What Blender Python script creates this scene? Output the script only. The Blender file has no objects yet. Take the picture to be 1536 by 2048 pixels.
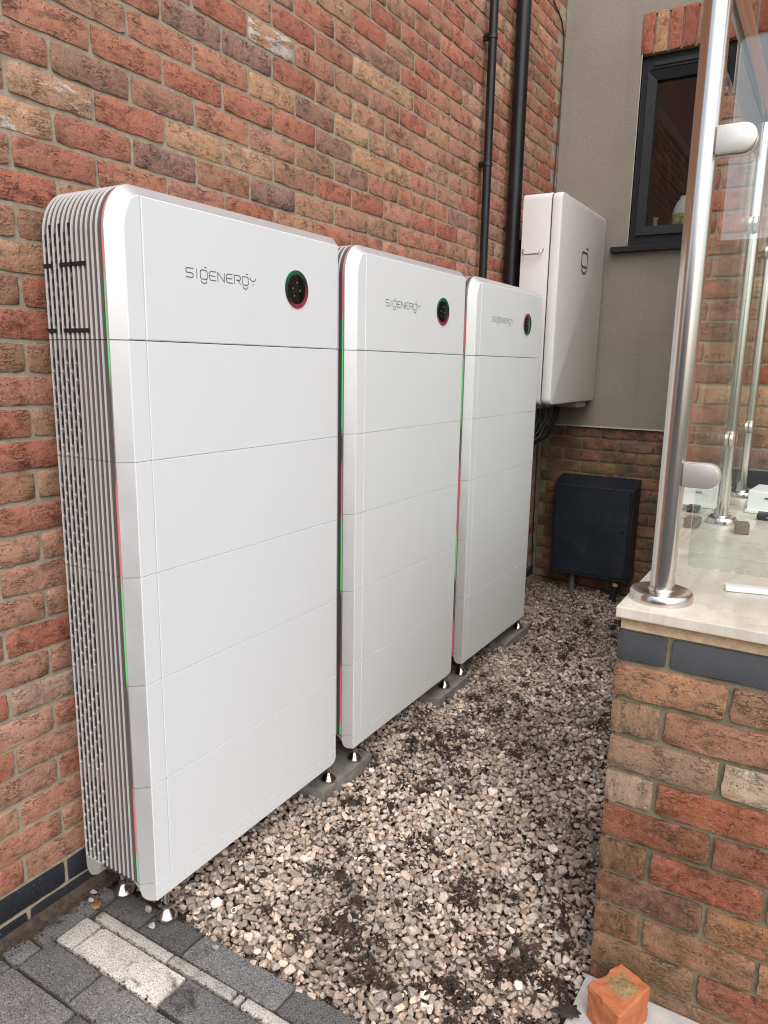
import bpy, bmesh, math, random
import numpy as np
from mathutils import Vector, Matrix

random.seed(7)
rng = np.random.default_rng(11)
sc = bpy.context.scene
COL = sc.collection
R = math.radians

# ------------------------------------------------------------------ camera
CX, CY, CZ = 1.61217, -1.05542, 1.38985
YAW, PITCH, ROLL, FPX = 0.542778, 0.199869, 0.018008, 1465.51
cam = bpy.data.cameras.new('camera')
cam.sensor_fit = 'HORIZONTAL'; cam.sensor_width = 36.0
cam.lens = FPX / 1536.0 * 36.0
cam.clip_start = 0.05; cam.clip_end = 500.0
cam_o = bpy.data.objects.new('camera', cam); COL.objects.link(cam_o)
_f = Vector((-math.sin(YAW)*math.cos(PITCH), math.cos(YAW)*math.cos(PITCH), -math.sin(PITCH)))
_r = Vector((math.cos(YAW), math.sin(YAW), 0)); _u = _r.cross(_f)
CR = math.cos(ROLL)*_r + math.sin(ROLL)*_u; CU = -math.sin(ROLL)*_r + math.cos(ROLL)*_u; CF = _f
cam_o.matrix_world = Matrix(((CR.x, CU.x, -CF.x, CX), (CR.y, CU.y, -CF.y, CY), (CR.z, CU.z, -CF.z, CZ), (0, 0, 0, 1)))
sc.camera = cam_o
def project(P):                         # world -> photo pixels, used only to rank bricks by size
    d = Vector(P) - Vector((CX, CY, CZ)); z = d.dot(CF)
    if z < 0.05: return None
    return 768 + FPX*d.dot(CR)/z, 1024 - FPX*d.dot(CU)/z, z

# ------------------------------------------------------------------ light
SUN_EL, SUN_AZ = R(50), R(38)           # azimuth of the light measured from -y towards +x
world = bpy.data.worlds.new('World'); sc.world = world; world.use_nodes = True
wn = world.node_tree.nodes; wl = world.node_tree.links
bg = wn['Background']
sky = wn.new('ShaderNodeTexSky'); sky.sky_type = 'NISHITA'; sky.sun_disc = False
sky.sun_elevation = SUN_EL; sky.sun_rotation = math.pi - SUN_AZ
sky.air_density = 1.0; sky.dust_density = 3.0; sky.ozone_density = 1.0
tcw = wn.new('ShaderNodeTexCoord')
nzw = wn.new('ShaderNodeTexNoise'); nzw.inputs['Scale'].default_value = 2.2; nzw.inputs['Detail'].default_value = 7
crw = wn.new('ShaderNodeValToRGB'); crw.color_ramp.elements[0].position = 0.40; crw.color_ramp.elements[1].position = 0.62
mixw = wn.new('ShaderNodeMix'); mixw.data_type = 'RGBA'
hsw = wn.new('ShaderNodeHueSaturation'); hsw.inputs['Saturation'].default_value = 0.26; hsw.inputs['Value'].default_value = 1.38
hs2 = wn.new('ShaderNodeHueSaturation'); hs2.inputs['Saturation'].default_value = 0.95
wl.new(tcw.outputs['Generated'], nzw.inputs['Vector'])
wl.new(nzw.outputs['Fac'], crw.inputs['Fac']); wl.new(crw.outputs['Color'], mixw.inputs['Factor'])
wl.new(sky.outputs['Color'], hs2.inputs['Color']); wl.new(hs2.outputs['Color'], mixw.inputs['A'])
wl.new(sky.outputs['Color'], hsw.inputs['Color']); wl.new(hsw.outputs['Color'], mixw.inputs['B'])
wl.new(mixw.outputs['Result'], bg.inputs['Color'])
bg.inputs['Strength'].default_value = 0.15
sun = bpy.data.lights.new('sun', 'SUN'); sun.energy = 0.85; sun.angle = R(85); sun.color = (1.0, 0.98, 0.95)
sun_o = bpy.data.objects.new('sun', sun); COL.objects.link(sun_o)
sdir = Vector((math.sin(SUN_AZ)*math.cos(SUN_EL), -math.cos(SUN_AZ)*math.cos(SUN_EL), math.sin(SUN_EL)))
sun_o.rotation_euler = sdir.to_track_quat('Z', 'Y').to_euler()
sun_o.location = (6, -6, 9)
sc.view_settings.view_transform = 'Standard'; sc.view_settings.look = 'None'
sc.view_settings.exposure = 0.56; sc.view_settings.gamma = 1.0
sc.view_settings.use_curve_mapping = False
sc.cycles.max_bounces = 7; sc.cycles.transparent_max_bounces = 16
sc.cycles.use_denoising = True; sc.cycles.filter_width = 1.15

# ------------------------------------------------------------------ material helpers
class NT:
    def __init__(s, name):
        s.m = bpy.data.materials.new(name); s.m.use_nodes = True
        s.t = s.m.node_tree; s.n = s.t.nodes; s.l = s.t.links
        s.b = s.n['Principled BSDF']
    def node(s, typ, **kw):
        n = s.n.new(typ)
        for k, v in kw.items():
            if k in n.inputs: 
                if hasattr(v, 'is_output'): s.l.new(v, n.inputs[k])
                else: n.inputs[k].default_value = v
            else: setattr(n, k, v)
        return n
    def link(s, a, b): s.l.new(a, b)
    def setb(s, **kw):
        for k, v in kw.items():
            i = s.b.inputs[k.replace('_', ' ')]
            if hasattr(v, 'is_output'): s.l.new(v, i)
            else: i.default_value = v
    def obj(s): return s.node('ShaderNodeTexCoord').outputs['Object']
    def pos(s): return s.node('ShaderNodeNewGeometry').outputs['Position']
    def noise(s, vec, scale, detail=4, rough=.55, dist=0, out='Fac'):
        n = s.node('ShaderNodeTexNoise'); n.inputs['Scale'].default_value = scale; n.inputs['Detail'].default_value = detail
        n.inputs['Roughness'].default_value = rough; n.inputs['Distortion'].default_value = dist
        s.l.new(vec, n.inputs['Vector']); return n.outputs[out]
    def ramp(s, fac, stops):
        n = s.node('ShaderNodeValToRGB'); e = n.color_ramp.elements
        while len(e) > len(stops): e.remove(e[-1])
        while len(e) < len(stops): e.new(1)
        for i, (p, c) in enumerate(stops):
            e[i].position = p; e[i].color = (c, c, c, 1) if not hasattr(c, '__len__') else (*c[:3], 1)
        s.l.new(fac, n.inputs['Fac']); return n.outputs['Color']
    def mix(s, fac, a, b, mode='MIX'):
        n = s.node('ShaderNodeMix', data_type='RGBA', blend_type=mode)
        for k, v in (('Factor', fac), ('A', a), ('B', b)):
            i = n.inputs[k] if k == 'Factor' else [x for x in n.inputs if x.name == k and x.type == 'RGBA'][0]
            if hasattr(v, 'is_output'): s.l.new(v, i)
            else: i.default_value = v if not hasattr(v, '__len__') else (*v[:3], 1)
        return [o for o in n.outputs if o.type == 'RGBA'][0]
    def math(s, op, a, b=None, clamp=False):
        n = s.node('ShaderNodeMath', operation=op, use_clamp=clamp)
        for i, v in enumerate((a, b)):
            if v is None: continue
            if hasattr(v, 'is_output'): s.l.new(v, n.inputs[i])
            else: n.inputs[i].default_value = v
        return n.outputs[0]
    def mapping(s, vec, scale=(1, 1, 1), loc=None):
        n = s.node('ShaderNodeMapping'); s.l.new(vec, n.inputs['Vector']); n.inputs['Scale'].default_value = scale
        if loc is not None: s.l.new(loc, n.inputs['Location'])
        return n.outputs['Vector']
    def bump(s, h, strength=.5, dist=.004):
        n = s.node('ShaderNodeBump'); n.inputs['Strength'].default_value = strength; n.inputs['Distance'].default_value = dist
        s.l.new(h, n.inputs['Height']); s.l.new(n.outputs['Normal'], s.b.inputs['Normal'])

def plain(name, col, rough=.6, metal=0.0, var=.0, vscale=30, bump=0.0, bscale=200, spec=.5):
    t = NT(name); v = t.obj()
    c = (*col, 1)
    if var > 0:
        f = t.noise(v, vscale, 6)
        lo = tuple(x*(1-var) for x in col); hi = tuple(min(1, x*(1+var)) for x in col)
        t.setb(Base_Color=t.ramp(f, [(.3, lo), (.7, hi)]))
        t.setb(Roughness=t.math('ADD', t.math('MULTIPLY', t.noise(v, vscale*2.3, 5), .25), rough-.12))
    else: t.setb(Base_Color=c, Roughness=rough)
    t.setb(Metallic=metal); t.b.inputs['Specular IOR Level'].default_value = spec
    if bump > 0: t.bump(t.noise(v, bscale, 6), bump, .002)
    return t.m

def brick_mat(name, source, dirt=0.0, smooth=False):
    """source 'object': colour from the object's own colour, 'attr': from the mesh's brick colour."""
    t = NT(name)
    if source == 'object':
        oi = t.node('ShaderNodeObjectInfo'); col, alpha, rnd = oi.outputs['Color'], oi.outputs['Alpha'], oi.outputs['Random']
        v0 = t.obj()
    else:
        a = t.node('ShaderNodeAttribute', attribute_name='bcol'); col, alpha = a.outputs['Color'], a.outputs['Alpha']
        rnd = t.node('ShaderNodeAttribute', attribute_name='brnd').outputs['Fac']
        v0 = t.node('ShaderNodeAttribute', attribute_name='bpos').outputs['Vector']
    off = t.node('ShaderNodeCombineXYZ')
    t.link(t.math('MULTIPLY', rnd, 37.0), off.inputs[0]); t.link(t.math('MULTIPLY', rnd, 91.0), off.inputs[1]); t.link(t.math('MULTIPLY', rnd, 53.0), off.inputs[2])
    va = t.node('ShaderNodeVectorMath', operation='ADD'); t.link(v0, va.inputs[0]); t.link(off.outputs[0], va.inputs[1])
    v = va.outputs[0]
    vs = t.mapping(v, (0.45, 1, 1.25))
    big = t.noise(vs, 15, 3, .6, .8)                       # kiln patches
    mid = t.noise(v, 60, 5, .65)
    fine = t.noise(v, 330, 4, .75)
    sx = t.node('ShaderNodeSeparateXYZ'); t.link(v0, sx.inputs[0])
    end = t.math('ADD', t.math('MULTIPLY', t.math('ABSOLUTE', sx.outputs['X']), 8.0), t.math('MULTIPLY', t.math('SUBTRACT', big, .5), 1.8))
    lum = t.mix(.40, col, (.34, .21, .125))
    dark = t.mix(1.0, col, (.40, .40, .46), 'MULTIPLY')
    pink = t.mix(.34, col, (.50, .29, .205))
    c = t.mix(t.ramp(end, [(.52, 0), (.95, .85)]), col, lum)
    c = t.mix(t.ramp(t.noise(vs, 21, 4, .6, 1.0), [(.53, 0), (.68, .82)]), c, dark)
    if not smooth: c = t.mix(t.ramp(t.noise(vs, 18, 4, .62, 1.2), [(.55, 0), (.68, .62)]), c, (.40, .135, .082))
    c = t.mix(t.ramp(mid, [(.46, 0), (.66, .8)]), c, pink)
    c = t.mix(t.ramp(fine, [(.36, .75), (.48, 0)]), c, t.mix(1.0, c, (.40, .36, .34), 'MULTIPLY'))
    c = t.mix(t.ramp(fine, [(.56, 0), (.70, .42)]), c, (.58, .45, .35))
    # drag creases
    vc = t.mapping(v, (0.6, 1, 1.7))
    cr = t.math('ABSOLUTE', t.math('SUBTRACT', t.noise(vc, 48, 5, .6, 1.6), .5))
    crm = t.ramp(cr, [(0.0, 1), (.030, 0)])
    crm2 = t.math('MULTIPLY', crm, t.ramp(t.noise(v, 22, 2), [(.48, 0), (.64, 1)]))
    vo = t.node('ShaderNodeTexVoronoi'); vo.inputs['Scale'].default_value = 95; t.link(v, vo.inputs['Vector'])
    pit = t.math('MULTIPLY', t.ramp(vo.outputs['Distance'], [(.10, 1), (.22, 0)]), t.ramp(t.noise(v, 39, 2), [(.50, 0), (.56, 1)]))
    hole = t.math('MAXIMUM', crm2, pit)
    if not smooth: c = t.mix(t.math('MULTIPLY', hole, .70), c, (.055, .036, .03))
    else: c = t.mix(t.ramp(t.noise(v, 190, 3, .6), [(.66, 0), (.70, .45)]), col, (.3, .29, .27))
    # white efflorescence, amount in alpha above 1
    wamt = t.math('MULTIPLY', t.math('SUBTRACT', alpha, 1.0), 1.0, True)
    wn_ = t.math('ADD', t.noise(vs, 16, 5, .65, .8), t.math('MULTIPLY', fine, .22))
    wm = t.math('GREATER_THAN', t.math('ADD', wn_, t.math('MULTIPLY', wamt, .42)), .88)
    wm = t.math('MULTIPLY', wm, t.math('GREATER_THAN', wamt, .02))
    c = t.mix(t.math('MULTIPLY', wm, .8), c, (.66, .63, .59))
    if dirt > 0:
        g = t.ramp(t.noise(t.pos(), 7, 5, .6), [(.42, 0), (.66, dirt)])
        c = t.mix(g, c, (.09, .075, .045))
    c = t.mix(t.ramp(t.noise(t.pos(), 3.1, 5, .65), [(.42, 0), (.68, .30)]), c, t.mix(1.0, c, (.66, .58, .50), 'MULTIPLY'))
    t.setb(Base_Color=c, Roughness=.88); t.b.inputs['Specular IOR Level'].default_value = .25
    h = t.math('ADD', t.math('MULTIPLY', mid, .9), t.math('MULTIPLY', fine, .22))
    h = t.math('ADD', h, t.math('MULTIPLY', big, .7))
    h = t.math('SUBTRACT', h, t.math('MULTIPLY', hole, .55))
    t.bump(h, .85 if not smooth else .25, .006)
    return t.m

def mortar_mat(name, col, moss=0.0):
    t = NT(name); v = t.pos()
    f = t.noise(v, 40, 6, .65); fi = t.noise(v, 500, 3)
    c = t.ramp(f, [(.3, tuple(x*.72 for x in col)), (.7, tuple(x*1.18 for x in col))])
    c = t.mix(t.ramp(fi, [(.55, 0), (.75, .4)]), c, (.5, .46, .38))
    if moss > 0:
        c = t.mix(t.ramp(t.noise(v, 9, 5), [(.4, 0), (.62, moss)]), c, (.07, .075, .03))
    t.setb(Base_Color=c, Roughness=.95); t.b.inputs['Specular IOR Level'].default_value = .15
    t.bump(t.math('ADD', f, t.math('MULTIPLY', fi, .4)), .7, .004)
    return t.m

def glass_mat(name, tint=(.93, .97, .95), extra=.0):
    """thin architectural glass: Schlick reflection over clear transmission, the same from both faces."""
    t = NT(name); t.n.remove(t.b)
    g = t.node('ShaderNodeNewGeometry')
    d = t.node('ShaderNodeVectorMath', operation='DOT_PRODUCT'); t.link(g.outputs['Incoming'], d.inputs[0]); t.link(g.outputs['Normal'], d.inputs[1])
    c = t.math('ABSOLUTE', d.outputs['Value'])
    f = t.math('ADD', t.math('MULTIPLY', t.math('POWER', t.math('SUBTRACT', 1.0, c), 5.0), .955), .043 + extra, True)
    tr = t.node('ShaderNodeBsdfTransparent'); tr.inputs['Color'].default_value = (*tint, 1)
    gl = t.node('ShaderNodeBsdfGlossy'); gl.inputs['Roughness'].default_value = .0; gl.inputs['Color'].default_value = (1, 1, 1, 1)
    mx = t.node('ShaderNodeMixShader'); t.link(f, mx.inputs[0]); t.link(tr.outputs[0], mx.inputs[1]); t.link(gl.outputs[0], mx.inputs[2])
    t.link(mx.outputs[0], t.n['Material Output'].inputs['Surface'])
    return t.m

def paver_mat(name, col, spk, amt=.5):
    t = NT(name); v = t.pos()
    f = t.noise(v, 12, 5, .6); fi = t.noise(v, 300, 2, .6); fj = t.noise(v, 240, 3, .6, 0.0)
    fk = t.noise(t.mapping(v, (1, 1, 1)), 410, 2, .5)
    c = t.ramp(f, [(.3, tuple(x*.72 for x in col)), (.7, tuple(x*1.25 for x in col))])
    c = t.mix(t.ramp(fi, [(.52, 0), (.60, amt)]), c, spk)
    c = t.mix(t.ramp(fj, [(.38, .85), (.46, 0)]), c, tuple(x*.28 for x in col))
    c = t.mix(t.ramp(fk, [(.62, 0), (.68, amt)]), c, tuple(min(.8, x*1.5) for x in spk))
    c = t.mix(t.ramp(t.noise(v, 13, 7, .75, .6), [(.57, 0), (.70, .8)]), c, (.022, .018, .012))
    oi = t.node('ShaderNodeObjectInfo')
    c = t.mix(1.0, c, t.ramp(oi.outputs['Random'], [(0, .62), (1, 1.32)]), 'MULTIPLY')
    t.setb(Base_Color=c, Roughness=.85); t.b.inputs['Specular IOR Level'].default_value = .3
    t.bump(t.math('ADD', fi, fj), .9, .003)
    return t.m

# ------------------------------------------------------------------ mesh helpers
def tag(o, label=None, cat=None, group=None, kind=None):
    if label: o['label'] = label
    if cat: o['category'] = cat
    if group: o['group'] = group
    if kind: o['kind'] = kind
    return o
def empty(name, loc, label=None, cat=None, group=None):
    o = bpy.data.objects.new(name, None); COL.objects.link(o); o.location = loc; o.empty_display_size = .05
    return tag(o, label, cat, group)
def wloc(o):
    v = Vector((0, 0, 0))
    while o is not None: v = v + Vector(o.location); o = o.parent
    return v
class MB:
    """collects faces in world coordinates; build() links them as one mesh object"""
    def __init__(s): s.v = []; s.f = []
    def add(s, vs, fs):
        b = len(s.v); s.v += [tuple(x) for x in vs]; s.f += [tuple(i+b for i in f) for f in fs]; return s
    def box(s, x0, x1, y0, y1, z0, z1, bev=0.0):
        if bev <= 0:
            return s.add([(x0,y0,z0),(x1,y0,z0),(x1,y1,z0),(x0,y1,z0),(x0,y0,z1),(x1,y0,z1),(x1,y1,z1),(x0,y1,z1)],
                         [(0,3,2,1),(4,5,6,7),(0,1,5,4),(1,2,6,5),(2,3,7,6),(3,0,4,7)])
        bm = bmesh.new(); bmesh.ops.create_cube(bm, size=1.0)
        for v in bm.verts:
            v.co = ((x0+x1)/2+v.co.x*(x1-x0), (y0+y1)/2+v.co.y*(y1-y0), (z0+z1)/2+v.co.z*(z1-z0))
        bmesh.ops.bevel(bm, geom=bm.edges[:], offset=bev, segments=2, profile=.6, affect='EDGES')
        bm.verts.index_update()
        s.add([v.co[:] for v in bm.verts], [[v.index for v in f.verts] for f in bm.faces]); bm.free(); return s
    def prism(s, poly, axis, a, b):
        """poly: 2-D points counter-clockwise seen from +axis; extruded from a to b"""
        def P(q, h): return {'x': (h, q[0], q[1]), 'y': (q[0], h, q[1]), 'z': (q[0], q[1], h)}[axis]
        n = len(poly)
        vs = [P(q, a) for q in poly] + [P(q, b) for q in poly]
        fs = [tuple(range(n, 2*n)), tuple(reversed(range(n)))] + [(i, (i+1) % n, n+(i+1) % n, n+i) for i in range(n)]
        return s.add(vs, fs)
    def tube(s, pts, r, n=12, cap=True):
        pts = [Vector(q) for q in pts]; rings = []
        up = None
        for i, q in enumerate(pts):
            t = (pts[min(i+1, len(pts)-1)] - pts[max(i-1, 0)]).normalized()
            if up is None: up = Vector((0, 0, 1)) if abs(t.z) < .9 else Vector((1, 0, 0))
            a = t.cross(up).normalized(); b = a.cross(t).normalized(); up = b
            rr = r[i] if hasattr(r, '__len__') else r
            rings.append([q + rr*(math.cos(2*math.pi*k/n)*a + math.sin(2*math.pi*k/n)*b) for k in range(n)])
        vs = [v for rg in rings for v in rg]; fs = []
        for i in range(len(rings)-1):
            for k in range(n):
                fs.append((i*n+k, i*n+(k+1) % n, (i+1)*n+(k+1) % n, (i+1)*n+k))
        if cap: fs += [tuple(reversed(range(n))), tuple(range((len(rings)-1)*n, len(rings)*n))]
        return s.add(vs, fs)
    def lathe(s, c, prof, n=24):
        vs = []; fs = []
        for r, z in prof:
            for k in range(n):
                a = 2*math.pi*k/n; vs.append((c[0]+r*math.cos(a), c[1]+r*math.sin(a), c[2]+z))
        for i in range(len(prof)-1):
            for k in range(n):
                fs.append((i*n+k, i*n+(k+1) % n, (i+1)*n+(k+1) % n, (i+1)*n+k))
        fs += [tuple(reversed(range(n))), tuple(range((len(prof)-1)*n, len(prof)*n))]
        return s.add(vs, fs)
    def build(s, name, mat, parent=None, smooth=False, bevel=0.0, origin=None):
        me = bpy.data.meshes.new(name)
        base = wloc(parent) if parent is not None else Vector((0, 0, 0))
        loc = Vector((0, 0, 0))
        if origin is not None: loc = Vector(origin) - base
        sh = base + loc
        me.from_pydata([(v[0]-sh.x, v[1]-sh.y, v[2]-sh.z) for v in s.v], [], s.f); me.update()
        bm = bmesh.new(); bm.from_mesh(me); bmesh.ops.recalc_face_normals(bm, faces=bm.faces)
        if bevel > 0:
            bmesh.ops.remove_doubles(bm, verts=bm.verts, dist=1e-5)
            es = [e for e in bm.edges if len(e.link_faces) == 2 and e.calc_face_angle(0) > .5]
            bmesh.ops.bevel(bm, geom=es, offset=bevel, segments=2, profile=.6, affect='EDGES')
        bm.to_mesh(me); bm.free()
        if smooth:
            me.polygons.foreach_set('use_smooth', [True]*len(me.polygons))
            me.set_sharp_from_angle(angle=R(35))
        me.materials.append(mat)
        o = bpy.data.objects.new(name, me); COL.objects.link(o); o.location = loc
        if parent is not None: o.parent = parent
        return o

# ------------------------------------------------------------------ materials
M = {}
M['brick'] = brick_mat('brick_clay', 'object'); M['brick_j'] = brick_mat('brick_clay_joined', 'attr')
M['brick_old'] = brick_mat('brick_damp', 'object', dirt=.8)
M['brick_mossy'] = brick_mat('brick_pier', 'object', dirt=.35)
M['brick_blue'] = brick_mat('brick_engineering', 'object', smooth=True)
M['mortar'] = mortar_mat('mortar_grey', (.37, .315, .235)); M['mortar_pier'] = mortar_mat('mortar_damp', (.25, .215, .145), .42)
M['mortar_sand'] = mortar_mat('mortar_sand', (.66, .47, .29))
M['white'] = plain('white_powder_coat', (.77, .795, .80), .42, var=.012, vscale=3, bump=.05, bscale=900)
t = NT('white_powder_coat_worn'); v = t.pos()
sz = t.node('ShaderNodeSeparateXYZ'); t.link(v, sz.inputs[0])
low = t.node('ShaderNodeMapRange'); low.inputs['From Min'].default_value = .42; low.inputs['From Max'].default_value = .04; t.link(sz.outputs['Z'], low.inputs['Value'])
spl = t.math('MULTIPLY', t.ramp(t.noise(v, 160, 4, .7), [(.60, 0), (.70, 1)]), t.math('MULTIPLY', low.outputs[0], .5))
smu = t.ramp(t.noise(t.mapping(v, (1, 1, .35)), 5, 6, .7, .8), [(.45, 0), (.75, .10)])
c = t.mix(smu, (.775, .80, .805), (.62, .62, .60)); c = t.mix(spl, c, (.36, .31, .25))
c = t.mix(t.ramp(t.noise(v, 260, 3, .6), [(.73, 0), (.76, .35)]), c, (.5, .49, .46))
t.setb(Base_Color=c, Roughness=t.ramp(t.noise(v, 6, 6, .7), [(.35, .34), (.7, .52)])); t.bump(t.noise(v, 900, 3), .04, .002); M['white'] = t.m
M['white2'] = plain('white_edge', (.84, .84, .82), .35)
M['silver'] = plain('silver_paint', (.70, .695, .69), .42, .6, var=.02, vscale=8)
M['groove'] = plain('grey_groove', (.095, .086, .08), .55, 0, var=.05, spec=.3)
M['rib'] = plain('silver_rib', (.84, .84, .83), .3, .4)
M['black'] = plain('black_plastic', (.012, .012, .013), .45)
M['slot'] = plain('vent_black', (.006, .006, .007), .8)
M['gasket'] = plain('seam_dark', (.05, .05, .05), .8)
M['seam'] = plain('seam_grey', (.30, .30, .30), .8)
M['steel'] = plain('polished_steel', (.62, .60, .57), .16, 1.0)
M['brushed'] = plain('brushed_steel', (.63, .59, .54), .21, 1.0)
M['clampsteel'] = plain('satin_steel', (.72, .68, .62), .38, .8, var=.03, vscale=200)
M['pipe'] = plain('black_pvc', (.010, .010, .011), .36, var=.15, vscale=12, spec=.35)
M['logo'] = plain('grey_print', (.10, .10, .105), .5)
M['anthracite'] = plain('anthracite_upvc', (.014, .015, .018), .5, var=.12, vscale=40, spec=.3)
M['gateway'] = plain('gateway_white', (.70, .69, .675), .4, var=.015, vscale=3)
M['glass'] = glass_mat('clear_glass', extra=.03); M['pane'] = glass_mat('window_glass', (.86, .88, .88))
M['paver'] = paver_mat('paver_charcoal', (.148, .144, .14), (.34, .335, .33), .6)
M['paver_buff'] = paver_mat('paver_buff', (.47, .445, .39), (.68, .665, .62), .6)
M['concrete'] = plain('concrete_pad', (.23, .215, .195), .9, var=.35, vscale=16, bump=.5, bscale=150)
M['haunch'] = plain('pale_concrete', (.50, .485, .46), .9, var=.12, vscale=20, bump=.6, bscale=120)
M['soil'] = plain('dark_soil', (.060, .044, .031), .95, var=.5, vscale=60, bump=1, bscale=120)
M['asphalt'] = plain('asphalt', (.055, .053, .05), .95, var=.3, vscale=3, bump=.5, bscale=90)
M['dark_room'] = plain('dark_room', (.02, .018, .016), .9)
M['bead'] = plain('white_bead', (.55, .53, .49), .5)
t = NT('stucco_render'); v = t.pos()
f1 = t.noise(v, 120, 6, .75); f2 = t.noise(v, 2.2, 4)
c = t.ramp(f2, [(.3, (.285, .258, .218)), (.7, (.335, .305, .26))])
c = t.mix(t.ramp(f1, [(.38, .5), (.52, 0)]), c, (.17, .15, .125)); c = t.mix(t.ramp(f1, [(.58, 0), (.72, .4)]), c, (.42, .385, .335))
c = t.mix(t.ramp(t.noise(t.mapping(v, (9, 9, .5)), 1.6, 5, .65), [(.50, 0), (.74, .20)]), c, (.20, .178, .148))
t.setb(Base_Color=c, Roughness=.95); t.b.inputs['Specular IOR Level'].default_value = .15; t.bump(f1, .6, .004); M['render'] = t.m
t = NT('patio_porcelain'); v = t.pos()
c = t.ramp(t.noise(t.mapping(v, (6, 1.5, 1)), 3, 6, .6, 1.2), [(.3, (.54, .49, .405)), (.7, (.70, .65, .56))])
c = t.mix(t.ramp(t.noise(v, 6, 6, .7), [(.55, 0), (.75, .5)]), c, (.30, .24, .17))
t.setb(Base_Color=c, Roughness=t.ramp(t.noise(v, 4, 5), [(.4, .22), (.7, .55)])); M['tile'] = t.m
t = NT('meter_box_steel'); v = t.pos()
c = t.ramp(t.noise(v, 7, 6, .65), [(.32, (.010, .015, .022)), (.58, (.018, .025, .034)), (.74, (.055, .048, .030))])
t.setb(Base_Color=c, Roughness=.42, Metallic=0); t.bump(t.noise(v, 60, 6), .15, .003); M['meter'] = t.m

# ------------------------------------------------------------------ bricks
def brick_mesh(name, L, H, D, seed, mats, nx=10, nz=4, jit=.0022, rough=.0016):
    r = random.Random(seed); vs = []; fs = []
    for j in range(nz+1):
        for i in range(nx+1):
            u = i/nx; w = j/nz; x = (u-.5)*L; z = (w-.5)*H
            edge = i in (0, nx) or j in (0, nz); corner = i in (0, nx) and j in (0, nz)
            y = r.uniform(-rough, rough)
            if edge: y = .0013 + r.uniform(-.0008, .0012); x += r.uniform(-jit, jit)*(.8 if i in (0, nx) else 1); z += r.uniform(-jit, jit)*.75
            if corner: x -= math.copysign(.003*r.random(), x); z -= math.copysign(.0025*r.random(), z); y += .001
            if not edge: 
                if i == 1: x = -L/2 + .004
                if i == nx-1: x = L/2 - .004
                if j == 1: z = -H/2 + .004
                if j == nz-1: z = H/2 - .004
                x += r.uniform(-.001, .001); z += r.uniform(-.001, .001)
            vs.append((x, y, z))
    for j in range(nz):
        for i in range(nx):
            a = j*(nx+1)+i; fs.append((a, a+1, a+nx+2, a+nx+1))
    ring = [i for i in range(nx+1)] + [j*(nx+1)+nx for j in range(1, nz+1)] + [nz*(nx+1)+i for i in range(nx-1, -1, -1)] + [j*(nx+1) for j in range(nz-1, 0, -1)]
    b = len(vs)
    for k in ring: vs.append((vs[k][0], D, vs[k][2]))
    n = len(ring)
    for k in range(n): fs.append((ring[(k+1) % n], ring[k], b+k, b+(k+1) % n))
    me = bpy.data.meshes.new(name); me.from_pydata(vs, [], fs); me.update()
    me.polygons.foreach_set('use_smooth', [True]*len(me.polygons)); me.set_sharp_from_angle(angle=R(60))
    if mats is not None: me.materials.append(mats)
    return me
def variants(L, H, mat, n=8, seed=0, D=.04, **k): return [brick_mesh('brick', L, H, D, seed*100+i, mat, **k) for i in range(n)]
REDS = [(.43, .135, .08), (.45, .165, .10), (.40, .145, .095), (.43, .185, .125), (.38, .115, .072), (.46, .195, .115)]
PINK = [(.43, .22, .15), (.40, .20, .135), (.45, .245, .17), (.37, .185, .12)]
BUFF = [(.52, .305, .17), (.52, .315, .185), (.48, .285, .175), (.46, .26, .15)]
DARK = [(.27, .15, .115), (.245, .14, .118), (.29, .155, .112), (.23, .135, .118)]
BROWN = [(.33, .175, .11), (.35, .18, .11), (.30, .16, .10), (.36, .21, .13)]
BLUE = [(.022, .024, .030), (.027, .028, .034), (.018, .021, .027)]
def pick(r, w):
    pal = r.choices([REDS, PINK, BUFF, DARK, BROWN], weights=w)[0]
    c = r.choice(pal); k = r.uniform(.86, 1.14)
    return tuple(min(.8, x*k*r.uniform(.96, 1.04)) for x in c)
def place_brick(parent, me, loc, rotz, colour, white=0.0):
    o = bpy.data.objects.new('brick', me); COL.objects.link(o)
    o.parent = parent; o.location = Vector(loc) - wloc(parent); o.rotation_euler = (0, 0, rotz)
    o.color = (*colour, 1.0 + white)
    return o
def join_bricks(parent, items, mat):
    """items: (mesh, loc, rotz, colour, white) -> one joined part"""
    V = []; F = []; C = []; Rn = []; Pp = []; base = wloc(parent); nb = 0
    for me, loc, rz, colr, wh in items:
        n = len(me.vertices); co = np.empty(n*3); me.vertices.foreach_get('co', co); co = co.reshape(-1, 3)
        cz, sz = math.cos(rz), math.sin(rz)
        w = np.stack([co[:, 0]*cz-co[:, 1]*sz, co[:, 0]*sz+co[:, 1]*cz, co[:, 2]], 1) + np.array(loc) - np.array(base)
        V.append(w); Pp.append(co); C.append(np.tile(np.array([*colr, 1+wh]), (n, 1))); Rn.append(np.full(n, random.random()))
        F += [tuple(i+nb for i in p.vertices) for p in me.polygons]; nb += n
    me = bpy.data.meshes.new('brickwork'); me.from_pydata(np.concatenate(V).tolist(), [], F); me.update()
    me.polygons.foreach_set('use_smooth', [True]*len(me.polygons)); me.set_sharp_from_angle(angle=R(60))
    me.attributes.new('bcol', 'FLOAT_COLOR', 'POINT').data.foreach_set('color', np.concatenate(C).ravel())
    me.attributes.new('brnd', 'FLOAT', 'POINT').data.foreach_set('value', np.concatenate(Rn))
    me.attributes.new('bpos', 'FLOAT_VECTOR', 'POINT').data.foreach_set('vector', np.concatenate(Pp).ravel())
    me.materials.append(mat)
    o = bpy.data.objects.new('brickwork', me); COL.objects.link(o); o.parent = parent; o['kind'] = 'stuff'
    return o

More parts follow.
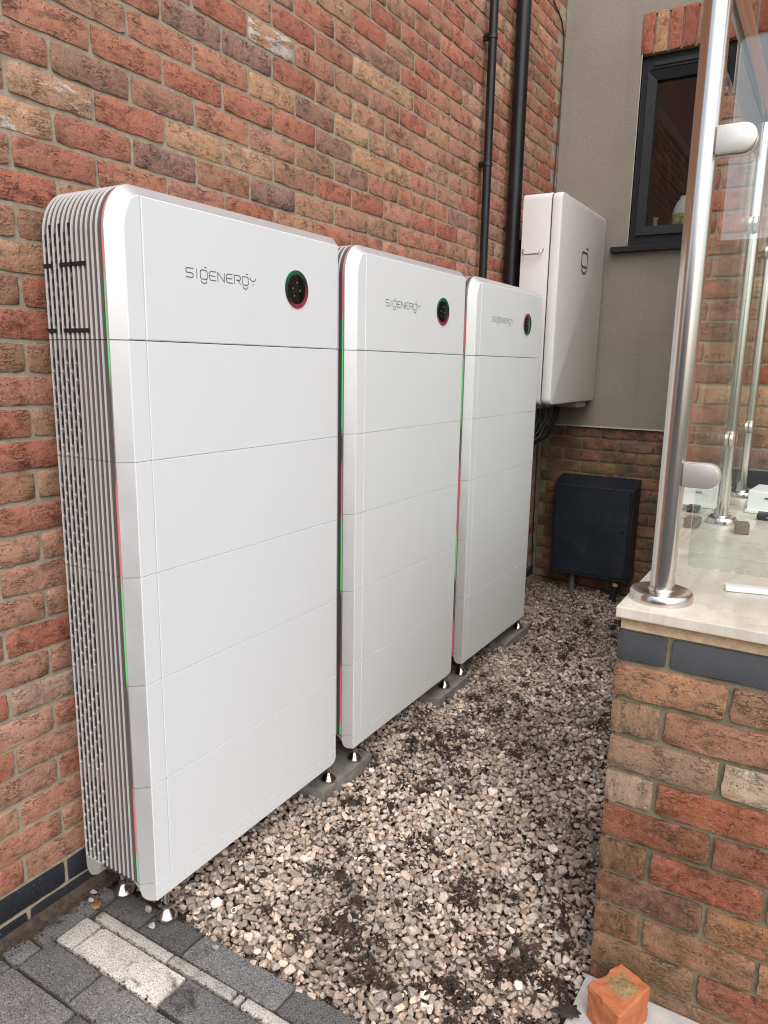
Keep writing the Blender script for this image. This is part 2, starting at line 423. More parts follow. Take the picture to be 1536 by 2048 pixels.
# ------------------------------------------------------------------ ground
GZ = -0.055
KG, KP = .98635, .98138       # paving and pad plan scale about the viewer's foot
def G(x, y, k=KG): return CX+(x-CX)*k, CY+(y-CY)*k
g = MB().box(-40, 40, -40, 40, -.6, -.11).build('ground', M['asphalt']); tag(g, kind='structure')
g = MB().box(0.0, 1.30, .05, 3.62, -.2, -.094).build('soil_bed', M['soil']); tag(g, 'dark soil under the gravel', kind='structure')

# ------------------------------------------------------------------ left house wall
WY0, WY1, NCOURSE = -1.3, 3.6, 50
lw = empty('brick_wall', (-.15, 1.1, -.1), 'long red multi-coloured brick house wall behind the white battery stacks', 'wall')
MB().box(-.30, -.0042, WY0, WY1+.25, -.2, NCOURSE*.075-.08).build('mortar', M['mortar'], lw)
MB().box(-.30, -.004, WY0, WY1+.25, NCOURSE*.075-.08, 4.8).build('upper_wall', plain('upper_brick', (.30, .13, .085), .9, var=.3, vscale=14), lw)
full = variants(.215, .065, M['brick'], 10, 1); bluef = variants(.215, .065, M['brick_blue'], 3, 3, jit=.0006, rough=.0005)
SPEC = {}     # (course, start in brick lengths) -> (palette colour, white)
for cn, n0, colr, wh in [(26, 0, BUFF[2], .45), (25, -.5, BUFF[0], .56), (27, .5, (.27, .16, .112), 0), (27, 1.5, (.33, .165, .115), 0), (25, 1.5, (.24, .14, .115), 0),
        (26, 2, BUFF[0], 0), (26, 3, BUFF[1], .25), (25, 3.5, (.235, .14, .118), 0), (24, 4, BUFF[3], .3), (29, 3.5, BUFF[0], .1), (30, 2, (.25, .15, .12), 0),
        (30, 3, (.28, .165, .13), 0), (31, 3.5, BUFF[2], .56), (28, 1, REDS[1], 0), (28, 2, REDS[0], 0), (28, 3, REDS[1], 0), (29, 2.5, REDS[5], 0), (29, 1.5, REDS[5], 0),
        (24, 0, REDS[2], 0), (25, .5, REDS[2], 0), (26, 1, REDS[0], 0), (27, 2.5, REDS[5], 0), (27, 3.5, PINK[0], 0), (24, 1, REDS[5], 0), (24, 2, REDS[3], 0),
        (28, 0, REDS[5], 0), (27, -.5, REDS[3], 0), (26, -1, PINK[0], 0), (23, -.5, REDS[0], 0), (23, .5, BROWN[1], 0), (28, 5, DARK[0], 0), (29, 5.5, BUFF[1], 0), (28, 6, BUFF[0], .3),
        (29, 6.5, BUFF[2], .1), (28, 7, BUFF[1], 0), (30, 5, PINK[1], 0), (29, 4.5, DARK[0], 0), (28, 4, REDS[0], 0), (27, 4.5, BROWN[3], 0), (27, 5.5, DARK[2], 0), (26, 5, REDS[0], 0),
        (26, 6, REDS[4], 0), (27, 6.5, REDS[3], 0), (25, 4.5, BUFF[3], .2), (25, 5.5, PINK[0], .1), (22, -1, BROWN[1], 0), (22, 0, BROWN[2], 0), (21, -.5, BUFF[3], .15), (20, 0, REDS[4], 0), (20, -1, BROWN[1], 0),
        (19, -.5, REDS[4], 0), (18, 0, BROWN[2], 0), (18, -1, BROWN[2], 0), (17, -.5, REDS[3], 0), (16, 0, BROWN[3], 0), (16, -1, REDS[4], 0), (15, -.5, REDS[4], 0), (14, 0, BROWN[3], 0), (14, -1, BROWN[1], 0),
        (13, -.5, REDS[2], 0), (12, 0, PINK[1], 0), (12, -1, PINK[2], 0), (11, -.5, PINK[1], 0), (10, 0, PINK[3], 0), (10, -1, PINK[1], .1), (9, -.5, REDS[4], 0), (8, 0, PINK[3], 0), (8, -1, PINK[1], 0),
        (7, -.5, (.42, .29, .22), .25), (6, 0, REDS[2], 0), (5, -.5, PINK[1], 0), (4, 0, REDS[0], 0), (3, -.5, REDS[3], 0), (2, 0, PINK[3], 0), (2, -1, REDS[3], 0), (1, -.5, PINK[3], 0)]:
    SPEC[(cn, n0)] = (colr, wh)
cand = []
br = random.Random(5)
for cidx in range(-1, NCOURSE-2):
    odd = cidx % 2
    n0 = math.floor(WY0/.225)
    for k in range(n0, 17):
        st = k + (.5 if odd else 0.0)
        y0 = st*.225
        if y0 < WY0 or y0 > WY1-.04: continue
        y1 = min(y0+.225, WY1)
        blue = cidx <= 0
        far = min(1, max(0, y0/3.2))
        colr = br.choice(BLUE) if blue else pick(br, (.60-.1*far, .17, .08+.05*far, .035, .11+.05*far))
        wh = .0 if (blue or br.random() > .08) else br.uniform(.1, .38)
        if (cidx, st) in SPEC: colr, wh = SPEC[(cidx, st)]
        if not blue: colr = tuple((q*.86+w_*.14)*1.10 for q, w_ in zip(colr, (.50, .32, .23)))      # weathered, sandy clay
        L = y1-y0-.010
        if L < .03: continue
        me = br.choice(bluef if blue else full)
        loc = (br.uniform(-.0016, .0016), (y0+y1)/2, (cidx+.5)*.075 + br.uniform(-.0012, .0012))
        area = 0
        pr = [project((0, yy, zz)) for yy in (y0, y1) for zz in (loc[2]-.033, loc[2]+.033)]
        if all(pr):
            x0_, x1_ = min(q[0] for q in pr), max(q[0] for q in pr); yy0, yy1 = min(q[1] for q in pr), max(q[1] for q in pr)
            if x1_ > 0 and x0_ < 1130 and yy1 > 0 and yy0 < 2048:
                # hidden by the stacks?
                hid = y0 > .10 and y1 < 2.95 and loc[2] < 1.70 - .0*y0
                area = 0 if hid else (min(x1_, 1536)-max(x0_, 0))*(yy1-yy0)
        scl = L/.215
        cand.append((area, me, loc, colr, wh, scl))
cand.sort(key=lambda q: -q[0])
rest = []
for i, (area, me, loc, colr, wh, scl) in enumerate(cand):
    if i < 300 and area > 0:
        o = place_brick(lw, me, loc, R(90), colr, wh)
        if scl < .98: o.scale = (scl, 1, 1)
    elif scl > .5: rest.append((me, loc, R(90), colr, wh))
join_bricks(lw, rest, M['brick_j'])

# ------------------------------------------------------------------ rear wall with render and window
YB = 3.6
rw = empty('rendered_wall', (.65, 3.75, -.1), 'taupe rendered wall over dark brick plinth, with one dark window', 'wall')
ZR = 1.027
WX0, WX1, WZ0, WZ1 = .46, .952, 2.095, 3.128
rb = MB()
rb.box(0.0, WX0, YB, YB+.15, ZR, 4.3); rb.box(WX1, 1.6, YB, YB+.15, ZR, 4.3)
rb.box(WX0, WX1, YB, YB+.15, ZR, WZ0); rb.box(WX0, WX1, YB, YB+.15, WZ1+.2, 4.3)
rb.build('render_coat', M['render'], rw)
MB().box(WX0-.02, WX1+.02, YB+.01, YB+.15, WZ1-.002, WZ1+.21).build('lintel_mortar', M['mortar'], rw)
MB().box(0.0, 1.6, YB-.004, YB+.012, ZR-.008, ZR).build('bell_bead', M['bead'], rw)
MB().box(WX0-.004, WX0, YB-.003, YB+.03, WZ0, WZ1).build('stop_bead', M['bead'], rw); MB().box(WX1, WX1+.004, YB-.003, YB+.03, WZ0, WZ1).build('stop_bead', M['bead'], rw)
MB().box(0.0, 1.6, YB+.027, YB+.20, -.2, ZR-.002).build('mortar', M['mortar_pier'], rw)
rb_full = variants(.215, .065, M['brick_old'], 6, 5, jit=.0012)
br = random.Random(9)
for cidx in range(-1, 14):
    z = ZR-.04-.0755*(13-cidx)
    for k in range(0, 7):
        x0 = k*.225 - (.1125 if cidx % 2 else 0) + .042; x1 = x0+.225
        x0c = max(x0, .002); x1c = min(x1, 1.34)
        if x1c-x0c < .03: continue
        o = place_brick(rw, br.choice(rb_full), ((x0c+x1c)/2, YB+.018+br.uniform(-.001, .001), z), 0, tuple(q*br.uniform(.75, 1.05) for q in br.choice(BROWN[:3])), 0)
        o.scale = ((x1c-x0c-.010)/.215, 1, 1)
sold = variants(.215, .065, M['brick'], 4, 6)
for k in range(9):
    x = WX0-.012+.0335+k*.0745
    colr = [REDS[0], BUFF[0], REDS[1], REDS[4], BUFF[3], BROWN[1], REDS[0], BROWN[1], REDS[4]][k]
    o = place_brick(rw, sold[k % 4], (x, YB-.004, WZ1+.104), 0, colr, 0)
    o.rotation_euler = (0, R(90), 0); o.scale = (.97, 1, 1.0)
wd = MB()
FY = YB+.035
wd.box(WX0+.002, WX0+.042, FY, FY+.06, WZ0+.03, WZ1-.002); wd.box(WX1-.042, WX1-.002, FY, FY+.06, WZ0+.03, WZ1-.002)
wd.box(WX0+.042, WX1-.042, FY, FY+.06, WZ1-.075, WZ1-.002); wd.box(WX0+.042, WX1-.042, FY, FY+.06, WZ0+.03, WZ0+.068)
win = wd.build('window', M['anthracite'], rw, origin=((WX0+WX1)/2, FY, WZ0+.03))
def mitre(x0, x1, z0, z1, w, y0, y1):
    s = MB(); i0, i1, k0, k1 = x0+w, x1-w, z0+w, z1-w; d = .012
    for q in ([(x0,z0),(x1,z0),(i1,k0),(i0,k0)], [(x1,z0),(x1,z1),(i1,k1),(i1,k0)], [(x1,z1),(x0,z1),(i0,k1),(i1,k1)], [(x0,z1),(x0,z0),(i0,k0),(i0,k1)]):
        vs = [(a, y0+(d if n > 1 else 0), b) for n, (a, b) in enumerate(q)] + [(a, y1, b) for a, b in q]
        s.add(vs, [(0,1,2,3),(7,6,5,4),(0,4,5,1),(1,5,6,2),(2,6,7,3),(3,7,4,0)])
    return s
mitre(WX0+.032, WX1-.032, WZ0+.062, WZ1-.085, .052, FY-.014, FY+.05).build('sash', M['anthracite'], win, bevel=.0015)
MB().box(WX0+.06, WX1-.06, FY-.006, FY+.002, WZ1-.060, WZ1-.036, .002).build('trickle_vent', M['black'], win)
MB().box(WX0+.082, WX1-.082, FY+.018, FY+.028, WZ0+.112, WZ1-.135).build('pane', M['pane'], win)
MB().box(WX0-.09, WX1+.09, YB-.055, FY+.02, WZ0-.035, WZ0-.004, .003).box(WX0+.003, WX1-.003, YB-.02, FY+.06, WZ0-.004, WZ0+.03).build('sill', M['anthracite'], win)
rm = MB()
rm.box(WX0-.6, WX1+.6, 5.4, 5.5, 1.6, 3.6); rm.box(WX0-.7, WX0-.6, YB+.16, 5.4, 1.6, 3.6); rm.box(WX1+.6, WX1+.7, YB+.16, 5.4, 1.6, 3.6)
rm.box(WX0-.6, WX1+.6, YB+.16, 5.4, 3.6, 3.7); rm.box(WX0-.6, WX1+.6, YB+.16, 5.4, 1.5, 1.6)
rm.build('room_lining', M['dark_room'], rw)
MB().box(WX0+.04, WX1-.04, FY+.06, YB+.32, WZ0+.07, WZ0+.10).build('inner_sill', plain('inner_sill_white', (.10, .10, .10), .5), rw)

# ------------------------------------------------------------------ right house wall above the patio
HY, HX = 2.3, 1.32
hw = empty('house_wall', (3.0, 2.9, .8), 'pale red brick house wall beyond the patio, mirrored in the balustrade glass', 'wall')
MB().box(HX, 5.5, HY+.008, 3.75, -.2, 3.62).build('mortar', M['mortar'], hw)
imp = variants(.226, .073, M['brick'], 8, 7, nx=8, nz=3); impb = variants(.226, .073, M['brick_blue'], 2, 8, jit=.0006, rough=.0005, nx=8, nz=3)
br = random.Random(12); hrest = []
imp_j = imp
for cidx in range(0, 32):
    for k in range(0, 11):
        x0 = HX + .003 + k*.237 - (.1185 if cidx % 2 else 0); x1 = x0+.237; x0c = max(x0, HX+.002)
        z = .905+.0425+cidx*.085
        colr = br.choice(BLUE) if cidx == 0 else tuple(q*1.05 for q in pick(br, (.32, .36, .10, .04, .18)))
        if cidx < 20 and k < 7:
            o = place_brick(hw, br.choice(impb if cidx == 0 else imp), ((x0c+x1)/2, HY, z), 0, colr, 0 if br.random() > .12 else .4)
            if x0c > x0: o.scale = ((x1-x0c-.011)/.226, 1, 1)
        elif x0c == x0: hrest.append((br.choice(imp), ((x0c+x1)/2, HY, z), 0, colr, 0))
join_bricks(hw, hrest, M['brick_j'])

# ------------------------------------------------------------------ house added behind the camera, out of view, to darken low reflections
nh = empty('added_house', (1.5, -24.0, -.12), 'unseen brick house added behind the camera to darken low reflections', 'house')
MB().box(-9, 13, -27, -21.4, -.2, 3.6).build('wall', plain('added_house_brick', (.20, .11, .075), .9, var=.3, vscale=6), nh)
MB().prism([(-21.0, 3.5), (-24.2, 5.4), (-27.4, 3.5)], 'x', -9.4, 13.4).build('roof', plain('roof_tile', (.10, .07, .06), .85, var=.25, vscale=5), nh)
for wx in (-3.2, .4, 4.2):
    w_ = MB().box(wx, wx+1.4, -21.43, -21.36, .9, 2.2).build('window', M['anthracite'], nh)
    MB().box(wx+.08, wx+1.32, -21.358, -21.352, .98, 2.12).build('pane', M['black'], w_)

# ------------------------------------------------------------------ patio retaining wall and patio floor
PY, PX = .50, 1.272
pw = empty('patio_wall', (1.9, .8, -.1), 'low brick retaining wall with a blue brick course under the patio', 'wall')
MB().box(PX+.009, 4.2, PY+.009, 2.3, -.2, .845).build('mortar', M['mortar_pier'], pw)
MB().box(PX+.004, 4.2, PY+.004, 2.28, .838, .870).build('bedding', M['mortar_sand'], pw)
pim = variants(.226, .0725, M['brick_mossy'], 8, 9, nx=14, nz=5, jit=.0022, rough=.0018); pbl = variants(.226, .066, M['brick_blue'], 3, 10, jit=.0006, rough=.0004)
PC = {(0, 0): BROWN[3], (0, 1): (.24, .15, .105), (1, 0): (.27, .20, .14), (1, 1): (.30, .165, .115), (2, 0): (.27, .20, .155), (2, 1): (.52, .46, .38), (3, 0): (.33, .27, .22), (3, 1): (.30, .10, .05),
      (4, 0): (.25, .09, .055), (4, 1): (.27, .095, .06), (5, 0): (.20, .125, .065), (5, 1): (.32, .10, .06), (6, 0): (.17, .085, .062), (6, 1): (.30, .16, .075), (7, 0): (.20, .12, .07), (7, 1): (.28, .16, .10),
      (8, 0): (.21, .14, .08), (8, 1): (.27, .10, .065), (9, 0): (.20, .085, .055), (9, 1): (.24, .16, .105), (10, 0): (.21, .15, .09), (10, 1): (.22, .15, .1)}
br = random.Random(21)
ztop = .763
for cidx in range(-1, 11):
    z = .801 if cidx < 0 else ztop - .006 - .0365 - cidx*.0853
    short = cidx < 0 or cidx % 2 == 1
    x = PX; j = 0
    while x < 3.0:
        L = .1125 if (short and j == 0) else .2365
        colr = br.choice([(.066, .068, .074), (.08, .081, .086)]) if cidx < 0 else tuple(q*(1.15 if cidx < 4 else .92)*w_ for q, w_ in zip(PC.get((cidx, j), pick(br, (.3, .1, .1, .1, .4))), (1.04, .92, .80)))
        wh = .35 if (cidx, j) in ((2, 1), (3, 0)) else 0
        o = place_brick(pw, br.choice(pbl if cidx < 0 else pim), (x+(L-.0115)/2, PY+br.uniform(-.0015, .0015), z), 0, colr, wh)
        if L < .2: o.scale = ((L-.0115)/.226, 1, 1)
        x += L; j += 1
# return face along the alley
pret = variants(.226, .0725, M['brick_mossy'], 4, 19, nx=6, nz=3)
ritems = []
for cidx in range(-1, 11):
    z = .801 if cidx < 0 else ztop - .006 - .0365 - cidx*.0853
    for k in range(7):
        ritems.append((br.choice(pret), (PX, PY+.12+.105*(cidx % 2)+k*.2365+.06, z), R(-90), (.05, .05, .06) if cidx < 0 else pick(br, (.3, .1, .1, .1, .4)), 0))
join_bricks(pw, ritems, M['brick_j'])
patio = MB().box(1.268, 4.2, .48, .5, .869, .8699).build('patio', M['mortar_sand']); tag(patio, kind='structure')
def slab(x0, x1, y0, y1):
    MB().box(x0, x1, y0, y1, .869, .892, .0025).build('paving_slab', M['tile'], patio)
ys = [.48, 1.085, 1.69, 2.297]; xs = [1.268, 1.868, 2.468, 3.068, 3.668]
for a in range(3):
    for b in range(4): slab(xs[b], xs[b+1]-.004, ys[a], ys[a+1]-.004)

# ------------------------------------------------------------------ paving blocks
pav = MB().box(.0, 1.3, -1.6, .112, -.2, -.070).build('paving', M['soil']); tag(pav, kind='structure')
st = MB().prism([(.0, -.12), (.036, -.12), (.034, GZ-.007), (.020, GZ+.002), (.008, -.036), (.0, -.030)], 'y', -1.5, .115).build('soil_strip', M['soil']); tag(st, kind='structure')
def pblock(x0, x1, y0, y1, buff=False, dz=0.0):
    r = random.Random(int(x0*1000)*7+int(y0*1000))
    (x0, y0), (x1, y1) = G(x0, y0), G(x1, y1)
    s = MB(); gp = .003
    s.box(x0+gp, x1-gp, y0+gp, y1-gp, -.12, GZ+dz, .005)
    s.v = [(x+r.uniform(-.0012, .0012), y+r.uniform(-.0012, .0012), z+r.uniform(-.0007, .0007)) for x, y, z in s.v]
    s.build('paving_block', M['paver_buff' if buff else 'paver'], pav, smooth=True, origin=((x0+x1)/2, (y0+y1)/2, GZ))
for x0, x1 in ((.075, .215), (.215, .373), (.373, .680), (.680, .90), (.90, 1.20)): pblock(x0, x1, .042, .131, dz=-.002)
for x0, x1 in ((.085, .362), (.362, .575), (.575, .600), (.600, .84)): pblock(x0, x1, .008, .042, True, dz=.001)
pblock(.064, .130, -.092, .006, True); pblock(.130, .441, -.092, .006, True)
pblock(.441, .70, -.092, .006, dz=.002); pblock(.70, .95, -.092, .006); pblock(.95, 1.2, -.092, .006)
pblock(-.012, .066, -.118, .112, dz=-.003)
for x0, x1 in ((.064, .259), (.259, .52), (.52, .74), (.74, 1.0)): pblock(x0, x1, -.196, -.094)
for x0, x1 in ((-.012, .052), (.052, .30), (.30, .46), (.46, .78), (.78, 1.0)): pblock(x0, x1, -.320, -.198)
pblock(-.012, .062, -.196, -.122)
for x0, x1 in ((-.012, .20), (.20, .34), (.34, .6), (.6, .9)): pblock(x0, x1, -.445, -.322, x0 < 0)

# ------------------------------------------------------------------ gravel
def stone_shapes(n, pts):
    """angular crushed-stone shapes: convex hulls of a few scattered points"""
    out = []
    for i in range(n):
        r = np.random.default_rng(500+i+pts*100)
        q = r.normal(size=(pts, 3)); q /= np.linalg.norm(q, axis=1)[:, None]; q *= r.uniform(.82, 1.08, size=(pts, 1))
        q *= np.array([1.05, r.uniform(.62, .95), r.uniform(.52, .80)])
        bm = bmesh.new()
        for c3 in q: bm.verts.new(c3)
        bmesh.ops.convex_hull(bm, input=bm.verts[:])
        bmesh.ops.delete(bm, geom=[v for v in bm.verts if not v.link_faces], context='VERTS')
        bmesh.ops.recalc_face_normals(bm, faces=bm.faces)
        bmesh.ops.bevel(bm, geom=bm.edges[:], offset=.055, segments=1, affect='EDGES')
        bmesh.ops.triangulate(bm, faces=bm.faces[:])
        bm.verts.index_update()
        out.append((np.array([v.co[:] for v in bm.verts]), np.array([[v.index for v in f.verts] for f in bm.faces]))); bm.free()
    return out
def stone_plain(n, pts):
    out = []
    for i in range(n):
        r = np.random.default_rng(900+i)
        q = r.normal(size=(pts, 3)); q /= np.linalg.norm(q, axis=1)[:, None]; q *= r.uniform(.82, 1.08, size=(pts, 1))
        q *= np.array([1.05, r.uniform(.62, .95), r.uniform(.52, .80)])
        bm = bmesh.new()
        for c3 in q: bm.verts.new(c3)
        bmesh.ops.convex_hull(bm, input=bm.verts[:])
        bmesh.ops.delete(bm, geom=[v for v in bm.verts if not v.link_faces], context='VERTS')
        bmesh.ops.recalc_face_normals(bm, faces=bm.faces); bmesh.ops.triangulate(bm, faces=bm.faces[:]); bm.verts.index_update()
        out.append((np.array([v.co[:] for v in bm.verts]), np.array([[v.index for v in f.verts] for f in bm.faces]))); bm.free()
    return out
SH2 = stone_shapes(18, 13); SH1 = stone_plain(18, 12)
X0, X1, Y0, Y1, RES = .0, 1.30, .06, 3.62, .003
hm = np.full((int((X1-X0)/RES)+1, int((Y1-Y0)/RES)+1), -.094)
def target(y): return -.062 + .03*max(0, min(1, (y-2.4)/1.2))
pads = [(.06, G(.272, 0, KP)[0], G(0, .80, KP)[1], G(0, 1.105, KP)[1]), (.06, G(.281, 0, KP)[0], G(0, 1.655, KP)[1], G(0, 1.955, KP)[1]), (.06, G(.276, 0, KP)[0], G(0, 2.437, KP)[1], G(0, 2.80, KP)[1])]
VV, FF, CC = [], [], []; nv = 0
def allowed(x, y):
    if x > 1.262 or x < .012 or y > 3.605: return False
    if y < .118 + .008*math.sin(x*41)+.006*math.sin(x*97+1) and not (x > .38 and rng.random() < .02 and y > .085): return False
    if y < .46 and x > 1.235: return False
    if y < .15 and x < .31: return False
    return True
def nz(x, y, s, o):
    return math.sin(x*s+o)*math.cos(y*s*.9+1.7*o)+.5*math.sin(x*s*2.3+y*s*1.9+2*o)+.35*math.cos(y*s*3.7-x*s*2.9+o)
NST = 38000
placed = 0
for it in range(NST):
    near_b = rng.random()
    best = None
    y = Y0 + (Y1-Y0)*rng.random()
    for _ in range(4):
        x = X0+(X1-X0)*rng.random(); yy = min(max(y + rng.normal()*.05, Y0), Y1-.01)
        if not allowed(x, yy): continue
        h = hm[int((x-X0)/RES), int((yy-Y0)/RES)] - target(yy)
        if best is None or h < best[0]: best = (h, x, yy)
    if best is None: continue
    h, x, yy = best
    if h > .004: continue
    if any(a-.004 < x < b+.004 and c-.004 < yy < d+.004 for a, b, c, d in pads): continue
    under = x < .27 and rng.random() < .5
    if under and .2 < yy < 2.6 and x < .2: continue
    s = float(np.clip(rng.lognormal(math.log(.0103), .33), .0045, .019))
    i0 = max(0, int((x-s*.8-X0)/RES)); i1 = int((x+s*.8-X0)/RES)+1; j0 = max(0, int((yy-s*.8-Y0)/RES)); j1 = int((yy+s*.8-Y0)/RES)+1
    patch = hm[i0:i1, j0:j1]
    zc = float(np.mean(patch)*.6+np.max(patch)*.4) + s*.33
    gx, gy = np.meshgrid((np.arange(i0, i0+patch.shape[0])*RES+X0-x)/s, (np.arange(j0, j0+patch.shape[1])*RES+Y0-yy)/s, indexing='ij')
    prof = zc + s*.55*np.sqrt(np.clip(1-(gx**2+gy**2)*.9, 0, 1)) - .0
    hm[i0:i1, j0:j1] = np.maximum(patch, np.where(gx**2+gy**2 < 1.1, prof, -1))
    co, fc = (SH2 if yy < .75 else SH1)[rng.integers(18)]
    a = rng.random()*6.283; b = rng.normal()*.35; c_ = rng.normal()*.35
    if rng.random() < .2: b += rng.uniform(-1.2, 1.2)
    ca, sa, cb, sb, cc, sc_ = math.cos(a), math.sin(a), math.cos(b), math.sin(b), math.cos(c_), math.sin(c_)
    Rm = np.array([[ca, -sa, 0], [sa, ca, 0], [0, 0, 1]])@np.array([[1, 0, 0], [0, cb, -sb], [0, sb, cb]])@np.array([[cc, 0, sc_], [0, 1, 0], [-sc_, 0, cc]])
    w = (co*s)@Rm.T + np.array([x, yy, zc])
    VV.append(w); FF.append(fc+nv); nv += len(co)
    k = rng.random()
    base = np.array([(.56, .475, .40), (.50, .405, .34), (.65, .59, .53), (.46, .415, .38), (.53, .44, .35), (.38, .31, .27)][rng.choice(6, p=[.26, .2, .16, .16, .12, .10])])
    base = base*np.array([1.18, 1.12, 1.07])*rng.uniform(.58, 1.28)
    dirt = max(0, min(1, .55*nz(x, yy, 5.5, 1.0)+.06+.62*max(0, yy-.45)/2 + .6*max(0, (x-1.02))/.2 + .25*rng.normal()))  # random dirt patches; stones also darken with distance and towards the patio wall
    base = base*(1-.52*dirt) + np.array([.07, .045, .028])*.5*dirt
    CC.append(np.tile(np.append(base, 1), (len(co), 1)))
    placed += 1
V_ = np.concatenate(VV); F_ = np.concatenate(FF)
me = bpy.data.meshes.new('gravel')
me.vertices.add(len(V_)); me.vertices.foreach_set('co', V_.ravel())
me.loops.add(F_.size); me.loops.foreach_set('vertex_index', F_.ravel().astype(np.int32))
me.polygons.add(len(F_)); me.polygons.foreach_set('loop_start', np.arange(0, F_.size, 3, dtype=np.int32)); me.polygons.foreach_set('loop_total', np.full(len(F_), 3, dtype=np.int32))
me.update(calc_edges=True); me.validate()
me.attributes.new('scol', 'FLOAT_COLOR', 'POINT').data.foreach_set('color', np.concatenate(CC).ravel())
t = NT('limestone_chips'); v = t.pos()
a = t.node('ShaderNodeAttribute', attribute_name='scol').outputs['Color']
n1 = t.noise(v, 130, 5, .65); n2 = t.noise(v, 900, 3)
c = t.mix(1.0, a, t.ramp(n1, [(.3, .68), (.7, 1.25)]), 'MULTIPLY')
c = t.mix(t.ramp(t.noise(v, 55, 5, .6), [(.58, 0), (.72, .55)]), c, (.10, .075, .05))
c = t.mix(t.ramp(n2, [(.62, 0), (.74, .4)]), c, (.75, .73, .7))
t.setb(Base_Color=c, Roughness=.85); t.bump(t.math('ADD', n1, t.math('MULTIPLY', n2, .4)), .35, .002)
me.materials.append(t.m)
me.polygons.foreach_set('use_smooth', [True]*len(me.polygons)); me.set_sharp_from_angle(angle=R(12))
go = bpy.data.objects.new('gravel', me); COL.objects.link(go)
tag(go, 'pale grey limestone gravel bed between the stacks and the patio wall', 'gravel', kind='stuff')
print('stones', placed, 'tris', len(F_))

def hgt(x, y):
    i = int(np.clip((x-X0)/RES, 0, hm.shape[0]-1)); j = int(np.clip((y-Y0)/RES, 0, hm.shape[1]-1)); return hm[i, j]
# rotted leaf litter lying in clumps on the gravel
LV, LF = [], []; ln = 0
lr = np.random.default_rng(3)
clumps = []
while len(clumps) < 330:
    x, y = lr.uniform(.28, 1.25), .18+3.3*lr.random()**1.25
    wgt = .16+.5*max(0, nz(x, y, 4.6, 2.4)-.1)+.8*max(0, x-1.02)+.10*max(0, y-1.2)
    if lr.random() < wgt: clumps.append((x, y, lr.uniform(.012, .045)))
for cx, cy, cr_ in clumps:
    for _ in range(int(14+cr_*1500)):
        rr = abs(lr.normal())*cr_*.6; an = lr.random()*6.283
        x, y = cx+rr*math.cos(an), cy+rr*math.sin(an)
        if not (.1 < x < 1.25 and .17 < y < 3.58): continue
        z = hgt(x, y)+lr.uniform(-.004, .003)
        L, Wd = lr.uniform(.004, .012), lr.uniform(.0015, .0055); th = lr.random()*6.283
        d = np.array([math.cos(th), math.sin(th), lr.normal()*.35]); p_ = np.array([-math.sin(th), math.cos(th), lr.normal()*.5])
        m0 = np.array([x, y, z]); cu = np.array([0, 0, lr.uniform(-.002, .004)])
        vs = [m0-d*L, m0-p_*Wd+cu*.5, m0+p_*Wd*.9+cu, m0+d*L*.9]
        LV += [tuple(q) for q in vs]; LF += [(ln, ln+1, ln+2), (ln+1, ln+3, ln+2)]; ln += 4
me = bpy.data.meshes.new('leaf_litter'); me.from_pydata(LV, [], LF); me.update()
t = NT('rotted_leaf'); f = t.noise(t.pos(), 60, 4)
t.setb(Base_Color=t.ramp(f, [(.3, (.020, .014, .010)), (.55, (.050, .031, .021)), (.75, (.10, .058, .036))]), Roughness=.85); me.materials.append(t.m); M['leaf'] = t.m
lo = bpy.data.objects.new('leaf_litter', me); COL.objects.link(lo); tag(lo, 'dark rotted leaf litter strewn over the gravel', 'leaf litter', kind='stuff')
# dirt along the foot of the wall and in the paving joints
DV, DF = [], []; dn = 0
for _ in range(4200):
    if lr.random() < .62: x, y = abs(lr.normal())*.022+.002, lr.uniform(-.5, .16)
    else: 
        x, y = G(lr.uniform(.05, .95), lr.choice([.042, .007, -.093, -.197, -.321, .131])+lr.normal()*.0035)
    z = GZ+lr.uniform(-.004, .001)+max(0, .03-x)*.5; s = lr.uniform(.0008, .0034)
    q = [(x+s*lr.normal(), y+s*lr.normal(), z+abs(s*lr.normal()*.6)) for _k in range(4)]
    DV += q; DF += [(dn, dn+1, dn+2), (dn, dn+1, dn+3), (dn, dn+2, dn+3), (dn+1, dn+2, dn+3)]; dn += 4
me = bpy.data.meshes.new('dirt'); me.from_pydata(DV, [], DF); me.update(); me.materials.append(M['soil'])
do = bpy.data.objects.new('dirt', me); COL.objects.link(do); tag(do, 'crumbs of soil in the paving joints and along the wall', 'dirt', kind='stuff')

# ------------------------------------------------------------------ concrete pads under the feet
for (a, b, c_, d), lab in zip(pads, ('grey concrete pad bridging the feet of the first and second stacks', 'grey concrete pad bridging the feet of the second and third stacks', 'grey concrete pad under the far end of the third stack')):
    MB().box(a, b, c_, d, -.085, -.033, .003).build('concrete_pad', M['concrete'], origin=((a+b)/2, (c_+d)/2, -.1))
    tag(bpy.context.scene.objects[-1] if False else [o for o in COL.objects if o.name.startswith('concrete_pad')][-1], lab, 'concrete pad', 'pads under the battery stacks')

